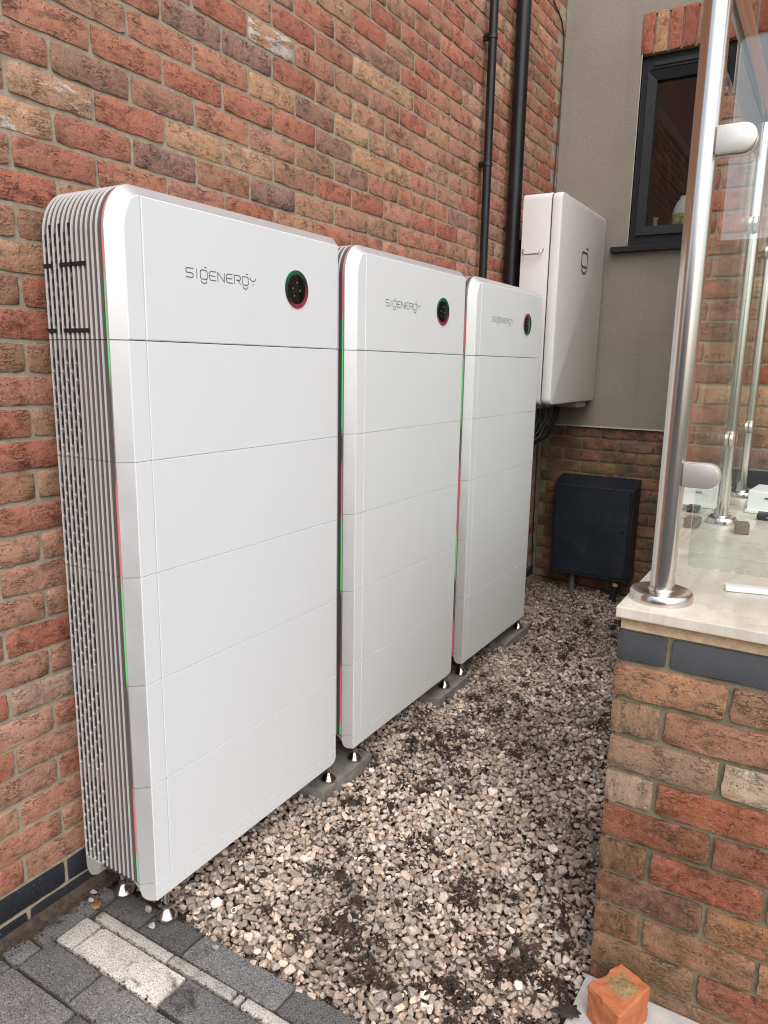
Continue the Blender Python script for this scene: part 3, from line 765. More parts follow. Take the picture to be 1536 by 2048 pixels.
# ------------------------------------------------------------------ battery stacks
FX, OX, BX = .2963, .266, .058          # front face, outer chamfer edge, back of the side
W, HB, S0, ZT, CH = .7877, .2667, 1.4297, 1.732, .025
def arc_profile(o):                      # left edge up, round the shoulder, along the top, down the right (y, z); o = outward offset
    pts = [(-o, S0+.001)]
    a, b = .049+o, .080+o
    cy, cz = .049, ZT-.080
    for k in range(13):
        th = math.pi - k*(math.pi/2)/12
        pts.append((cy+a*math.cos(th), cz+b*math.sin(th)))
    rr = .007+o*.25
    cy, cz = W+o-rr, ZT+o-rr
    for k in range(5):
        th = math.pi/2 - k*(math.pi/2)/4
        pts.append((cy+rr*math.cos(th), cz+rr*math.sin(th)))
    pts.append((W+o, S0+.001))
    return pts
def logo_strokes(s, y0, z0, wid, hgt_, x, pen):
    G = {'S': [[(1,1),(.15,1),(0,.86),(0,.64),(.15,.5),(.85,.5),(1,.36),(1,.14),(.85,0),(0,0)]],
         'I': [[(.5,1),(.5,0)]],
         'G': [[(.18,1),(.82,1),(1,.84),(1,.16),(.82,0),(.18,0),(0,.16),(0,.84),(.18,1)], [(.62,1.32),(.9,1.32)], [(.08,-.22),(.25,-.42),(.5,-.48),(.75,-.42),(.92,-.22)]],
         'E': [[(1,1),(.25,1),(0,.75),(0,.25),(.25,0),(1,0)], [(0,.5),(.9,.5)]],
         'N': [[(0,0),(0,1),(1,0),(1,1)]],
         'R': [[(0,0),(0,1),(.82,1),(1,.84),(1,.6),(.82,.46),(.3,.46)], [(.55,.46),(1,0)]],
         'Y': [[(0,1),(.12,.74),(.32,.6),(.68,.6),(.88,.74),(1,1)], [(.5,.32),(.5,0)]]}
    adv = {'I': .45}
    word = 'SIGENERGY'; tot = sum(adv.get(ch, 1)+.28 for ch in word)-.28
    cur = 0; u = wid/tot
    for ch in word:
        a = adv.get(ch, 1)
        for pl in G[ch]:
            pts = [(y0+(cur+q[0]*a)*u, z0+q[1]*hgt_) for q in pl]
            ribbon(s, pts, pen, x)
        cur += a+.28
def ribbon(s, pts, pen, x):
    for (a0, b0), (a1, b1) in zip(pts[:-1], pts[1:]):
        L = math.hypot(a1-a0, b1-b0) or 1e-6; dx, dz = (a1-a0)/L, (b1-b0)/L; e = pen*.35
        nx_, nz_ = -dz*pen/2, dx*pen/2
        q = [(a0-dx*e+nx_, b0-dz*e+nz_), (a0-dx*e-nx_, b0-dz*e-nz_), (a1+dx*e-nx_, b1+dz*e-nz_), (a1+dx*e+nx_, b1+dz*e+nz_)]
        b = len(s.v); s.v += [(x, y, z) for y, z in q]; s.f.append((b, b+1, b+2, b+3))
def led_material(name, stops):
    t = NT(name)
    sep = t.node('ShaderNodeSeparateXYZ'); t.link(t.pos(), sep.inputs[0])
    n = t.node('ShaderNodeMapRange'); n.inputs['From Min'].default_value = 0; n.inputs['From Max'].default_value = 1.8; t.link(sep.outputs['Z'], n.inputs['Value'])
    c = t.ramp(n.outputs[0], [(z/1.8, q) for z, q in stops])
    t.setb(Base_Color=(.12, .115, .11, 1), Roughness=.4, Emission_Color=c); t.b.inputs['Emission Strength'].default_value = .68
    return t.m
RD, GN, OF = (.75, .035, .09), (.03, .62, .12), (0, 0, 0)
def display_material(name, rot):
    t = NT(name); tc = t.node('ShaderNodeTexCoord')
    sep = t.node('ShaderNodeSeparateXYZ'); t.link(tc.outputs['Object'], sep.inputs[0])
    a = t.math('ADD', t.math('MULTIPLY', sep.outputs['Y'], math.sin(rot)), t.math('MULTIPLY', sep.outputs['Z'], math.cos(rot)))
    n = t.node('ShaderNodeMapRange'); n.inputs['From Min'].default_value = -.051; n.inputs['From Max'].default_value = .051; t.link(a, n.inputs['Value'])
    c = t.ramp(n.outputs[0], [(0, (.55, .03, .07)), (.22, (.30, .03, .06)), (.5, (.01, .01, .01)), (.8, (.0, .10, .03)), (1, (.01, .22, .07))])
    t.setb(Base_Color=(.01, .01, .012, 1), Roughness=.12, Emission_Color=c); t.b.inputs['Emission Strength'].default_value = .42
    return t.m
NR = 12
def stack(off, led, disp, rot, label, dz):
    y0 = .0455+off
    root = empty('battery_stack', (.177, y0+W/2, -.065), label, 'battery stack', 'white battery stacks in a row along the wall')
    # ---- controller on top
    outer = arc_profile(CH); front = arc_profile(0.0); inner = arc_profile(CH-.0032)
    body = MB().prism([(y+y0, z) for y, z in reversed(inner)], 'x', BX, OX-.002).build('controller_module', M['groove'], root, smooth=True, origin=(.17, y0+W/2, S0))
    def rib_on(s, x, prof_o, prof_i, w=.0032):
        n = len(prof_o)
        for i in range(n-1):
            a, b = prof_o[i], prof_o[i+1]; c, d = prof_i[i], prof_i[i+1]
            bi = len(s.v)
            s.v += [(x-w/2, a[0]+y0, a[1]), (x+w/2, a[0]+y0, a[1]), (x+w/2, b[0]+y0, b[1]), (x-w/2, b[0]+y0, b[1]),
                    (x-w/2-.0006, c[0]+y0, c[1]), (x+w/2+.0006, c[0]+y0, c[1]), (x+w/2+.0006, d[0]+y0, d[1]), (x-w/2-.0006, d[0]+y0, d[1])]
            s.f += [(bi, bi+1, bi+2, bi+3), (bi, bi+3, bi+7, bi+4), (bi+1, bi+5, bi+6, bi+2)]
    pitch = (OX-.012-BX)/NR
    ribx = [BX+.002+i*pitch for i in range(NR)]
    rs = MB()
    for x in ribx: rib_on(rs, x, outer, arc_profile(CH-.005), .0034)
    tag(rs.build('fins', M['rib'], body), kind='stuff')
    # chamfered silver edge
    s = MB(); n = len(outer)
    s.v = [(OX, y+y0, z) for y, z in outer] + [(FX, y+y0, z) for y, z in front] + [(OX-.012, y+y0, z) for y, z in inner] + [(OX-.0015, y+y0, z) for y, z in outer]
    for i in range(n-1): s.f += [(i, i+1, n+i+1, n+i), (3*n+i, 3*n+i+1, i+1, i), (2*n+i, 2*n+i+1, 3*n+i+1, 3*n+i)]
    s.build('edge_trim', M['silver'], body, smooth=True)
    # front: shoulder strip and main panel, a hair of seam between
    def plate(poly, name, x0, x1, e=.0022, mat='white'):
        cy = sum(q[0] for q in poly)/len(poly); cz = sum(q[1] for q in poly)/len(poly)
        n = len(poly); s = MB()
        def ins(q): 
            dy, dz_ = cy-q[0], cz-q[1]
            return (q[0]+math.copysign(min(e, abs(dy)), dy), q[1]+math.copysign(min(e, abs(dz_)), dz_))
        s.v = [(x0, y+y0, z) for y, z in poly] + [(x1-e*.6, y+y0, z) for y, z in poly] + [(x1, ins(q)[0]+y0, ins(q)[1]) for q in poly]
        s.f = [(i, (i+1) % n, n+(i+1) % n, n+i) for i in range(n)] + [(n+i, n+(i+1) % n, 2*n+(i+1) % n, 2*n+i) for i in range(n)] + [tuple(range(2*n, 3*n))]
        return s.build(name, M[mat], body)
    fp = front
    strip = [q for q in fp[:14]] ; sx = .0487
    poly1 = [(q[0], q[1]) for q in fp[1:14] if q[0] < sx] + [(sx-.0005, ZT), (sx-.0005, S0+.0012), (0, S0+.0012)]
    plate(list(reversed(poly1)), 'shoulder_panel', FX-.006, FX+.0012)
    poly2 = [(sx+.0005, ZT)] + [q for q in fp[14:]][:-1] + [(W, S0+.0012), (sx+.0005, S0+.0012)]
    plate(list(reversed(poly2)), 'front_panel', FX-.006, FX+.0012)
    MB().prism([(y+y0, z) for y, z in reversed(arc_profile(-.004))], 'x', OX-.002, FX-.0035).build('front_core', M['gasket'], body)
    # logo and round display
    s = MB(); logo_strokes(s, y0+.172, S0+.1495, .243, .0205, FX+.0017, .0021); tag(s.build('logo', M['logo'], body), kind='stuff')
    dc = (FX+.001, y0+.585+dz, S0+.158)
    def disc(r0, r1, x0, x1, n=40):
        s = MB(); v0 = []
        for rr, xx in ((r1, dc[0]), (r1, x0), (r0, x1)):
            for k in range(n):
                a = 2*math.pi*k/n; s.v.append((xx, dc[1]+rr*math.cos(a), dc[2]+rr*math.sin(a)))
        for i in range(2):
            for k in range(n): s.f.append((i*n+k, i*n+(k+1) % n, (i+1)*n+(k+1) % n, (i+1)*n+k))
        s.f.append(tuple(range(2*n, 3*n))); return s
    disc(.040, .051, dc[0]+.003, dc[0]+.0008).build('display_ring', display_material('display_glow', rot), body, smooth=True, origin=dc)
    disc(.0385, .0398, dc[0]+.0012, dc[0]+.0018).build('display', plain('black_gloss', (.004, .005, .006), .06), body, smooth=True)
    s = MB()
    for a, b in ((.0, .018), (-.018, .002), (.014, -.002), (-.012, -.018)):
        s.add([(dc[0]+.0022, dc[1]+a+.0022*math.cos(k*.785), dc[2]+b+.0022*math.sin(k*.785)) for k in range(8)], [tuple(range(8))])
    tdot = NT('display_dot'); tdot.setb(Base_Color=(.02, .2, .08, 1), Emission_Color=(.1, .6, .25, 1)); tdot.b.inputs['Emission Strength'].default_value = .35
    tag(s.build('display_dots', tdot.m, body), kind='stuff')
    # black cut-outs across the fins
    s = MB()
    for zc in (1.591, 1.450):
        for xa, xb in ((BX-.001, .083), (.113, .152), (.156, .198)):
            s.box(xa, xb, y0-CH-.0008, y0-CH+.006, zc-.0045, zc+.0045)
    tag(s.build('cut_outs', M['slot'], body), kind='stuff')
    def slots(s, za, zb, seg, dots=None):
        for g_ in range(6):
            xc = ribx[g_]+.0058
            z = za+.012+(.019 if g_ % 2 else 0)
            while z+seg < zb-.004:
                s.box(xc-.0028, xc+.0028, y0-CH+.0024, y0-CH+.0040, z, z+seg)
                if dots is not None: dots.box(ribx[g_]+.001, ribx[g_]+.0045, y0-CH-.0004, y0-CH+.004, z-.0080, z-.0050)
                z += .038
    s = MB(); slots(s, S0, ZT-.045, .027); tag(s.build('vent_slots', M['slot'], body), kind='stuff')
    # ---- battery modules
    for m in range(5):
        z1 = S0-m*HB-(.0010 if m == 0 else .0005); z0 = S0-(m+1)*HB+.0005
        b = MB().box(BX, OX-.002, y0-CH+.0032, y0+W+CH-.0032, z0, z1).build('battery_module', M['groove'], root, origin=(.17, y0+W/2, z0))
        s = MB()
        for x in ribx: s.box(x-.0015, x+.0015, y0-CH, y0-CH+.005, z0, z1)
        tag(s.build('fins', M['rib'], b), kind='stuff')
        for sg, ya in ((-1, y0), (1, y0+W)):
            s = MB(); yo = ya+sg*CH
            s.add([(OX-.012, yo-sg*.0045, z0), (OX-.0015, yo, z0), (OX, yo, z0), (FX, ya, z0), (OX-.012, yo-sg*.0045, z1), (OX-.0015, yo, z1), (OX, yo, z1), (FX, ya, z1)],
                  [(0, 1, 5, 4), (1, 2, 6, 5), (2, 3, 7, 6)])
            s.build('edge_trim', M['silver'], b)
        e = .0016
        def fpl(ya, yb, name):
            s = MB(); x0, x1 = FX-.006, FX+.0012
            s.add([(x0, ya, z0), (x0, yb, z0), (x0, yb, z1), (x0, ya, z1), (x1-e*.5, ya, z0), (x1-e*.5, yb, z0), (x1-e*.5, yb, z1), (x1-e*.5, ya, z1),
                   (x1, ya+e, z0+e*.5), (x1, yb-e, z0+e*.5), (x1, yb-e, z1-e*.5), (x1, ya+e, z1-e*.5)],
                  [(0,1,5,4),(1,2,6,5),(2,3,7,6),(3,0,4,7),(4,5,9,8),(5,6,10,9),(6,7,11,10),(7,4,8,11),(8,9,10,11)])
            s.build(name, M['white'], b)
        fpl(y0, y0+.0482, 'shoulder_panel'); fpl(y0+.0492, y0+W, 'front_panel')
        MB().box(OX-.002, FX-.0035, y0+.004, y0+W-.004, z0-.0004, z1-.0006).build('front_core', M['seam'], b)
        s = MB(); dots = MB(); slots(s, z0, z1, .024, dots); tag(s.build('vent_slots', M['slot'], b), kind='stuff'); tag(dots.build('vent_bridges', M['rib'], b), kind='stuff')
    # ---- base
    zb1 = S0-5*HB-.0005; zb0 = .045
    s = MB()
    prof = [(0, zb1), (0, zb0), (W-.03, zb0)] + [(W-.03+.03*math.sin(k*math.pi/12), zb0+.02*(1-math.cos(k*math.pi/12))) for k in range(1, 7)] + [(W, zb1)]
    base = MB().prism([(y+y0, z) for y, z in prof], 'x', FX-.03, FX+.0012).build('base', M['white'], root, bevel=.0012, origin=(.2, y0+W/2, zb0))
    s = MB(); n = 9
    for i in range(n):
        tt = i/(n-1); xx = OX+(FX-OX)*tt; yy = y0-CH*(1-tt); k = 1-min(1, tt/.75)
        zz = zb0+.002+.034*(1-math.sqrt(max(0, 1-k*k)))
        s.v += [(xx, yy, zz), (xx, yy, zb1)]
    s.v += [(OX-.03, y0-CH+.004, zb0+.05), (OX-.03, y0-CH+.004, zb1)]
    s.f = [(2*i, 2*i+2, 2*i+3, 2*i+1) for i in range(n-1)] + [(2*n, 0, 1, 2*n+1)]
    s.v += [(xx, yy+.012, zz) for xx, yy, zz in s.v[:2*n]]
    s.f += [(2*i, 2*n+2+2*i, 2*n+4+2*i, 2*i+2) for i in range(n-1)]
    s.build('base_corner', M['silver'], base, smooth=True)
    pol = [(BX, zb1), (BX, zb0+.03)] + [(BX+.02-.02*math.cos(k*math.pi/12), zb0+.03-.03*math.sin(k*math.pi/12)) for k in range(1, 7)] + [(BX+.045, zb0+.012), (BX+.06, zb1)]
    MB().prism(pol, 'y', y0-CH, y0-CH+.03).build('base_bracket', M['silver'], base, bevel=.001)
    MB().box(BX+.004, FX-.032, y0-CH+.012, y0+W+CH-.012, zb1-.018, zb1).build('base_tray', M['gasket'], base)
    # ---- feet
    for i, (fx, fy) in enumerate(((FX-.028, y0+.055), (FX-.028, y0+W-.002), (BX+.040, y0+.055), (BX+.040, y0+W-.002))):
        gz = GZ if (off < .1 and i in (0, 2)) else -.033
        top = zb0-gz+.02
        MB().lathe((fx, fy, gz), [(.0255, 0), (.0275, .003), (.0278, .008), (.0262, .012), (.019, .022), (.0125, .030), (.0105, .034), (.0105, .038), (.0125, .039), (.0125, .046), (.0085, .047), (.008, .050), (.008, top)], 28).build('levelling_foot', M['steel'], root, smooth=True, origin=(fx, fy, gz))
    # ---- light bar beside the silver edge
    s = MB(); xb = OX-.0085
    po = [(y, z) for y, z in arc_profile(CH-.0015)][:14]; po = [(po[0][0], zb1+.002)] + po
    for i in range(len(po)-1):
        (ya, za), (yb, zb_) = po[i], po[i+1]; bi = len(s.v); w = .0015
        s.v += [(xb-w, ya+y0, za), (xb+w, ya+y0, za), (xb+w, yb+y0, zb_), (xb-w, yb+y0, zb_)]; s.f.append((bi, bi+1, bi+2, bi+3))
        s.v += [(xb-w, ya+y0+.004, za), (xb+w, ya+y0+.004, za), (xb+w, yb+y0+.004, zb_), (xb-w, yb+y0+.004, zb_)]; s.f += [(bi, bi+3, bi+7, bi+4), (bi+1, bi+5, bi+6, bi+2)]
    s.build('light_bar', led_material('light_bar_glow', led), root)
    return root
stack(0, [(.09, GN), (.165, GN), (.185, RD), (.33, RD), (.37, OF), (.61, OF), (.65, GN), (.86, GN), (.905, RD), (1.09, RD), (1.13, OF), (1.32, OF), (1.38, GN), (1.545, GN), (1.572, RD), (1.72, RD)], None, -.55,
      'nearest white battery stack, its finned grey side facing us', 0)
stack(.8934, [(.09, GN), (.135, GN), (.15, RD), (.345, RD), (.37, OF), (.61, OF), (.64, GN), (.86, GN), (.90, RD), (1.05, RD), (1.09, OF), (1.15, OF), (1.19, GN), (1.51, GN), (1.55, RD), (1.72, RD)], None, -.15,
      'middle white battery stack of the three, second round display from the left', .008)
stack(1.794, [(.11, RD), (.24, RD), (.27, OF), (.44, OF), (.47, GN), (.62, GN), (.68, RD), (.95, RD), (.99, OF), (1.12, OF), (1.16, GN), (1.405, GN), (1.425, RD), (1.60, RD), (1.64, OF)], None, 2.5,
      'farthest white battery stack, just before the wall-hung cabinet', .014)

# ------------------------------------------------------------------ wall-hung gateway cabinet
gx0, gx1, gs, gy0, gy1, gz0, gz1 = .131, .339, .283, 2.73, 3.555, 1.190, 2.252
def rrect(a0, a1, b0, b1, r, n=6):
    p = []
    for cx, cy, st in ((a1-r, b0+r, -90), (a1-r, b1-r, 0), (a0+r, b1-r, 90), (a0+r, b0+r, 180)):
        for k in range(n+1):
            th = R(st+90*k/n); p.append((cx+r*math.cos(th), cy+r*math.sin(th)))
    return p
gw = empty('gateway_cabinet', (.2, 3.14, gz0), 'large white wall-hung cabinet with wire handle, beside the dark pipes', 'cabinet')
MB().prism(rrect(gy0, gy1, gz0, gz1, .028), 'x', gx0, gs-.002).build('cabinet_body', M['gateway'], gw, smooth=True, bevel=.004)
cov = MB().prism(rrect(gy0, gy1, gz0, gz1, .035), 'x', gs+.002, gx1).build('front_cover', M['gateway'], gw, smooth=True, bevel=.014)
MB().prism(rrect(gy0+.006, gy1-.006, gz0+.006, gz1-.006, .03), 'x', gs-.003, gs+.004).build('cover_seal', M['gasket'], gw)
MB().box(.0, gx0, gy0+.12, gy1-.12, gz0+.1, gz0+.16).build('wall_bracket', M['clampsteel'], gw); MB().box(.0, gx0, gy0+.12, gy1-.12, gz1-.2, gz1-.14).build('wall_bracket', M['clampsteel'], gw)
hx0, hx1, hz = .148, .252, 1.952
MB().tube([(hx0, gy0+.002, hz+.028), (hx0, gy0-.018, hz+.026), (hx0+.004, gy0-.028, hz+.012), (hx0+.014, gy0-.030, hz), (hx1-.014, gy0-.030, hz), (hx1-.004, gy0-.028, hz+.012), (hx1, gy0-.018, hz+.026), (hx1, gy0+.002, hz+.028)], .0045, 10).build('handle', M['brushed'], gw, smooth=True)
s = MB()
def gr(p, q): return (3.162+p*.055, 1.972+q*.050)
for pl in ([(-.75, .75), (.75, .75), (.95, .55), (.95, -.55), (.75, -.75), (-.75, -.75), (-.95, -.55), (-.95, .55), (-.75, .75)], [(.5, 1.25), (.95, 1.25)], [(-.85, -1.05), (-.5, -1.35), (0, -1.45), (.5, -1.35), (.85, -1.05)]):
    ribbon(s, [gr(a, b) for a, b in pl], .0125, gx1+.0008)
tag(s.build('logo', M['logo'], gw), kind='stuff')
s = MB()
for k in range(7): s.lathe((.19+.01*(k % 2), gy0+.10+k*.085, gz0-.03), [(.019, 0), (.019, .012), (.015, .014), (.015, .034)], 12)
s.box(gx0+.01, gx0+.19, gy1-.28, gy1-.12, gz0-.035, gz0+.004, .004)
tag(s.build('cable_glands', plain('gland_grey', (.30, .30, .29), .5), gw, smooth=True), kind='stuff')
MB().box(.16, .24, gy0+.1, gy0+.2, gz1-.002, gz1+.012, .003).build('top_cap', M['gateway'], gw); MB().box(.20, .30, gy1-.25, gy1-.12, gz1-.002, gz1+.014, .003).build('top_cap', M['gateway'], gw)
# black cables hanging below the cabinet
cb = empty('cable_bundle', (.15, 3.05, .9), 'bundle of black cables hanging under the white wall cabinet', 'cables')
cr2 = random.Random(4)
for k in range(9):
    y = gy0+.10+(k % 7)*.085; x = .19+.01*(k % 2)
    zend = .72+cr2.uniform(-.1, .1); dy = (2.92-y)*.7
    MB().tube([(x, y, gz0-.02), (x, y+dy*.1, gz0-.09), (x-.03, y+dy*.4, gz0-.19+cr2.uniform(-.03, .03)), (x-.10, y+dy*.75, gz0-.27), (.05+.012*(k % 3), y+dy, gz0-.36), (.035+.012*(k % 3), 2.95+.02*(k // 3), zend-.35), (.03+.012*(k % 3), 2.95+.02*(k // 3), -.09)], .0095 if k % 2 else .012, 8).build('cable', M['black'], cb, smooth=True)

# ------------------------------------------------------------------ pipes and cable on the left wall
def downpipe(y, r, x, zclips, label, zb=-.1):
    e = empty('drain_pipe', (x, y, zb), label, 'pipe', 'black pipes on the brick wall')
    MB().tube([(x, y, zb), (x, y, 4.7)], r, 20).build('pipe', M['pipe'], e, smooth=True)
    for z in zclips:
        MB().lathe((x, y, z-.011), [(r+.001, 0), (r+.0035, .002), (r+.0035, .020), (r+.001, .022)], 20).box(-.004, x, y-.010, y+.010, z-.009, z+.009).tube([(x-.01, y-r-.012, z), (x-.028, y-r-.012, z)], .010, 10).build('pipe_clip', M['black'], e, smooth=True)
downpipe(2.452, .0205, .046, (2.90, 2.343), 'slim black waste pipe with two clips, nearer the camera')
downpipe(2.795, .037, .056, (4.0,), 'thicker glossy black downpipe beside the white wall cabinet')
wc = MB().tube([(.006, 3.30, 3.47), (.006, 3.36, 3.40), (.006, 3.50, 3.36), (.006, 3.555, 3.30), (.006, 3.568, 3.15), (.006, 3.56, 2.9), (.005, 3.545, 2.6), (.006, 3.52, 2.25), (.006, 3.53, 1.6), (.006, 3.52, .9), (.006, 3.53, .3), (.008, 3.55, .02), (.06, 3.59, -.0), (.25, 3.602, -.01), (.5, 3.603, -.03), (1.0, 3.602, -.05)], .0036, 8)
wc.build('wall_cable', M['black'], smooth=True, origin=(.006, 3.53, 1.6)); o = [q for q in COL.objects if q.name == 'wall_cable'][0]
tag(o, 'thin black cable running down the brick wall at the corner', 'cable')

# ------------------------------------------------------------------ meter box
mb = empty('meter_box', (.4, 3.53, .07), 'scuffed black metal meter box on the brick plinth', 'meter box')
mx0, mx1, my, mz0, mz1 = .155, .655, 3.455, .085, .70
MB().prism([(my+.004, mz0), (YB+.015, mz0), (YB+.015, mz1+.012), (my+.004, mz1-.036)], 'x', mx0, mx1).build('box_body', M['meter'], mb, bevel=.003)
dr = MB().box(mx0+.018, mx1-.022, my-.006, my+.003, mz0+.018, mz1-.052, .003).build('box_door', M['meter'], mb)
MB().tube([(mx1-.055, my-.0095, .40), (mx1-.055, my-.004, .40)], .010, 12).build('door_lock', M['slot'], dr)
s = MB(); 
for x0_, x1_, z0_, z1_ in ((mx0+.004, mx1-.004, mz1-.050, mz1-.042), (mx0+.004, mx1-.004, mz0+.004, mz0+.012), (mx0+.004, mx0+.012, mz0+.012, mz1-.05), (mx1-.016, mx1-.008, mz0+.012, mz1-.05)):
    s.box(x0_, x1_, my-.010, my+.004, z0_, z1_, .002)
s.build('box_frame', M['meter'], mb)
for hz_ in (mz0+.10, mz1-.15): MB().tube([(mx0+.014, my-.012, hz_), (mx0+.014, my-.012, hz_+.05)], .006, 10).build('hinge', M['meter'], mb, smooth=True)
o = MB().tube([(.30, 3.50, -.12), (.30, 3.50, .088)], .017, 14).build('conduit_pipe', plain('grey_conduit', (.12, .115, .10), .7, var=.2), smooth=True, origin=(.30, 3.5, -.1)); tag(o, 'grey conduit pipe rising from gravel into the meter box', 'pipe')
gp = empty('gas_pipe', (.575, 3.47, -.1), 'short black sleeved pipe with yellow collar under the meter box', 'pipe')
MB().tube([(.565, 3.45, -.10), (.58, 3.47, .05)], .021, 14).build('sleeve', M['black'], gp, smooth=True)
MB().tube([(.58, 3.47, .05), (.5815, 3.472, .068)], .018, 14).build('collar', plain('yellow_brass', (.55, .36, .08), .5), gp, smooth=True)
MB().tube([(.5815, 3.472, .068), (.583, 3.475, .09)], .011, 12).build('riser', M['black'], gp, smooth=True)

# ------------------------------------------------------------------ balustrade
bx, by = 1.338, .588
bl = empty('glass_balustrade', (bx, by, .892), 'stainless steel and glass balustrade standing on the patio edge', 'balustrade')
def post(y, r, z1, flange, name='post'):
    p = MB().tube([(bx, y, .90), (bx, y, z1)], r, 36).build(name, M['brushed'], bl, smooth=True, origin=(bx, y, .892))
    fr = flange
    MB().lathe((bx, y, .8925), [(fr, 0), (fr, .016), (fr-.003, .0205), (fr-.008, .022), (r+.003, .0225), (r+.002, .026), (r, .026)], 44).build('flange', M['brushed'], p, smooth=True)
    MB().tube([(bx, y, z1), (bx, y, z1+.006), (bx, y, z1+.012)], [r+.001, r+.001, r*.55], 28).build('post_cap', M['brushed'], p, smooth=True)
    return p
P1 = post(by, .0255, 2.105, .066); P2 = post(1.56, .021, 2.105, .05); P3 = post(2.17, .021, 2.105, .05)
def clamp_x(p, z, y):                      # D-shaped clamp pointing to +x, cheeks either side of the pane
    for y0_, y1_ in ((y-.018, y-.006), (y+.006, y+.018)):
        a0, a1, hh = bx+.022, bx+.094, .0255
        pol = [(a0, z-hh), (a1-hh, z-hh)] + [(a1-hh+hh*math.sin(k*math.pi/10), z-hh*math.cos(k*math.pi/10)) for k in range(1, 10)] + [(a1-hh, z+hh), (a0, z+hh)]
        MB().prism(pol, 'y', y0_, y1_).build('glass_clamp', M['clampsteel'], p, smooth=True, bevel=.002)
for z in (1.172, 1.822):
    clamp_x(P1, z, by)
    MB().tube([(bx+.058, by+.0185, z), (bx+.058, by+.0215, z)], .006, 14).build('clamp_screw', M['steel'], P1, smooth=True)
def clamp_y(p, y, z, sg):
    for x0_, x1_ in ((bx-.017, bx-.006), (bx+.006, bx+.017)):
        hh = .023; a0, a1 = y+sg*.015, y+sg*.065
        pol = [(a0, z-hh), (a1-sg*hh, z-hh)] + [(a1-sg*hh+sg*hh*math.sin(k*math.pi/10), z-hh*math.cos(k*math.pi/10)) for k in range(1, 10)] + [(a1-sg*hh, z+hh), (a0, z+hh)]
        MB().prism(pol, 'x', x0_, x1_).build('glass_clamp', M['clampsteel'], p, smooth=True, bevel=.002)
for z in (1.172, 1.822):
    clamp_y(P1, by, z, 1); clamp_y(P2, 1.56, z, -1); clamp_y(P2, 1.56, z, 1); clamp_y(P3, 2.17, z, -1)
MB().tube([(bx+.006, by-.05, 2.143), (bx+.006, 2.29, 2.143)], .0212, 28).build('handrail', M['brushed'], bl, smooth=True)
MB().tube([(bx+.006, by+.0, 2.1435), (bx+1.4, by+.0, 2.1435)], .0212, 28).build('handrail', M['brushed'], bl, smooth=True)
def pane(x0, x1, y0_, y1_, z0, z1): MB().box(x0, x1, y0_, y1_, z0, z1).build('glass_pane', M['glass'], bl)
s = MB().prism(rrect(bx+.047, bx+1.0, .975, 1.998, .012, 4), 'y', by-.005, by+.005).build('glass_pane', M['glass'], bl)
pane(bx-.005, bx+.005, by+.045, 1.56-.035, .975, 1.998); pane(bx-.005, bx+.005, 1.56+.035, 2.17-.03, .975, 1.998)

# ------------------------------------------------------------------ things on the patio
whp = plain('white_plastic', (.82, .82, .81), .4)
e = empty('trunking_strip', (1.62, .80, .892), 'white plastic trunking strip lying on the pale patio slabs', 'trunking')
MB().box(1.44, 1.86, .772, .800, .893, .905, .002).build('channel', whp, e); MB().box(1.535, 1.560, .766, .806, .8935, .918, .003).build('clip', whp, e)
e.rotation_euler = (0, 0, R(14))
def rough_box(x0, x1, y0, y1, z0, z1, name, mat, lab, cat, rz=0, parts=None):
    e = empty(name, ((x0+x1)/2, (y0+y1)/2, z0), lab, cat)
    MB().box(x0, x1, y0, y1, z0, z1, .004).build('body', mat, e)
    if parts: parts(e)
    e.rotation_euler = (0, 0, R(rz)); return e
def pk(e):
    MB().box(1.455, 1.475, 1.797, 1.8005, .945, .951).build('hand_slot', M['logo'], e)
    MB().box(1.398, 1.72, 1.785, 1.80, .8935, .905, .002).build('flange', whp, e)
rough_box(1.40, 1.72, 1.80, 1.98, .893, .972, 'plastic_tray', whp, 'white plastic tray lying behind the black plug on the patio', 'tray', -6, pk)
e = empty('power_adaptor', (1.47, 1.72, .893), 'black plug with looped cable on the patio slabs', 'power adaptor')
MB().box(1.435, 1.475, 1.68, 1.74, .893, .915, .006).build('plug', M['black'], e)
MB().tube([(1.47, 1.70, .90)]+[(1.488+.022*math.cos(k*.6), 1.68+.03*math.sin(k*.6), .899+.001*k) for k in range(16)], .0025, 6).build('lead', plain('pale_lead', (.4, .38, .34), .6), e, smooth=True)
# crumpled dark plastic sheet
n = 16; s = MB(); cr3 = random.Random(8)
for j in range(n+1):
    for i in range(n+1):
        u, w = i/n, j/n; s.v.append((1.37+.55*u+.015*math.sin(w*9), 2.06+.20*w+.012*math.sin(u*13), .896+.030*abs(math.sin(u*11+w*5)+.5*math.sin(w*17-u*8))*min(1, 6*min(u, 1-u, w, 1-w)+.1)+cr3.uniform(0, .004)))
for j in range(n):
    for i in range(n): a = j*(n+1)+i; s.f.append((a, a+1, a+n+2, a+n+1))
o = s.build('plastic_sheet', plain('dark_film', (.05, .052, .058), .25), smooth=True); tag(o, 'crumpled dark plastic sheet at the foot of the house wall', 'plastic sheet')
rough_box(1.395, 1.435, 1.40, 1.46, .893, .925, 'cardboard_box', plain('brown_card', (.20, .14, .105), .8, var=.15), 'small brown box on the patio beside the second glass post', 'box', 8)

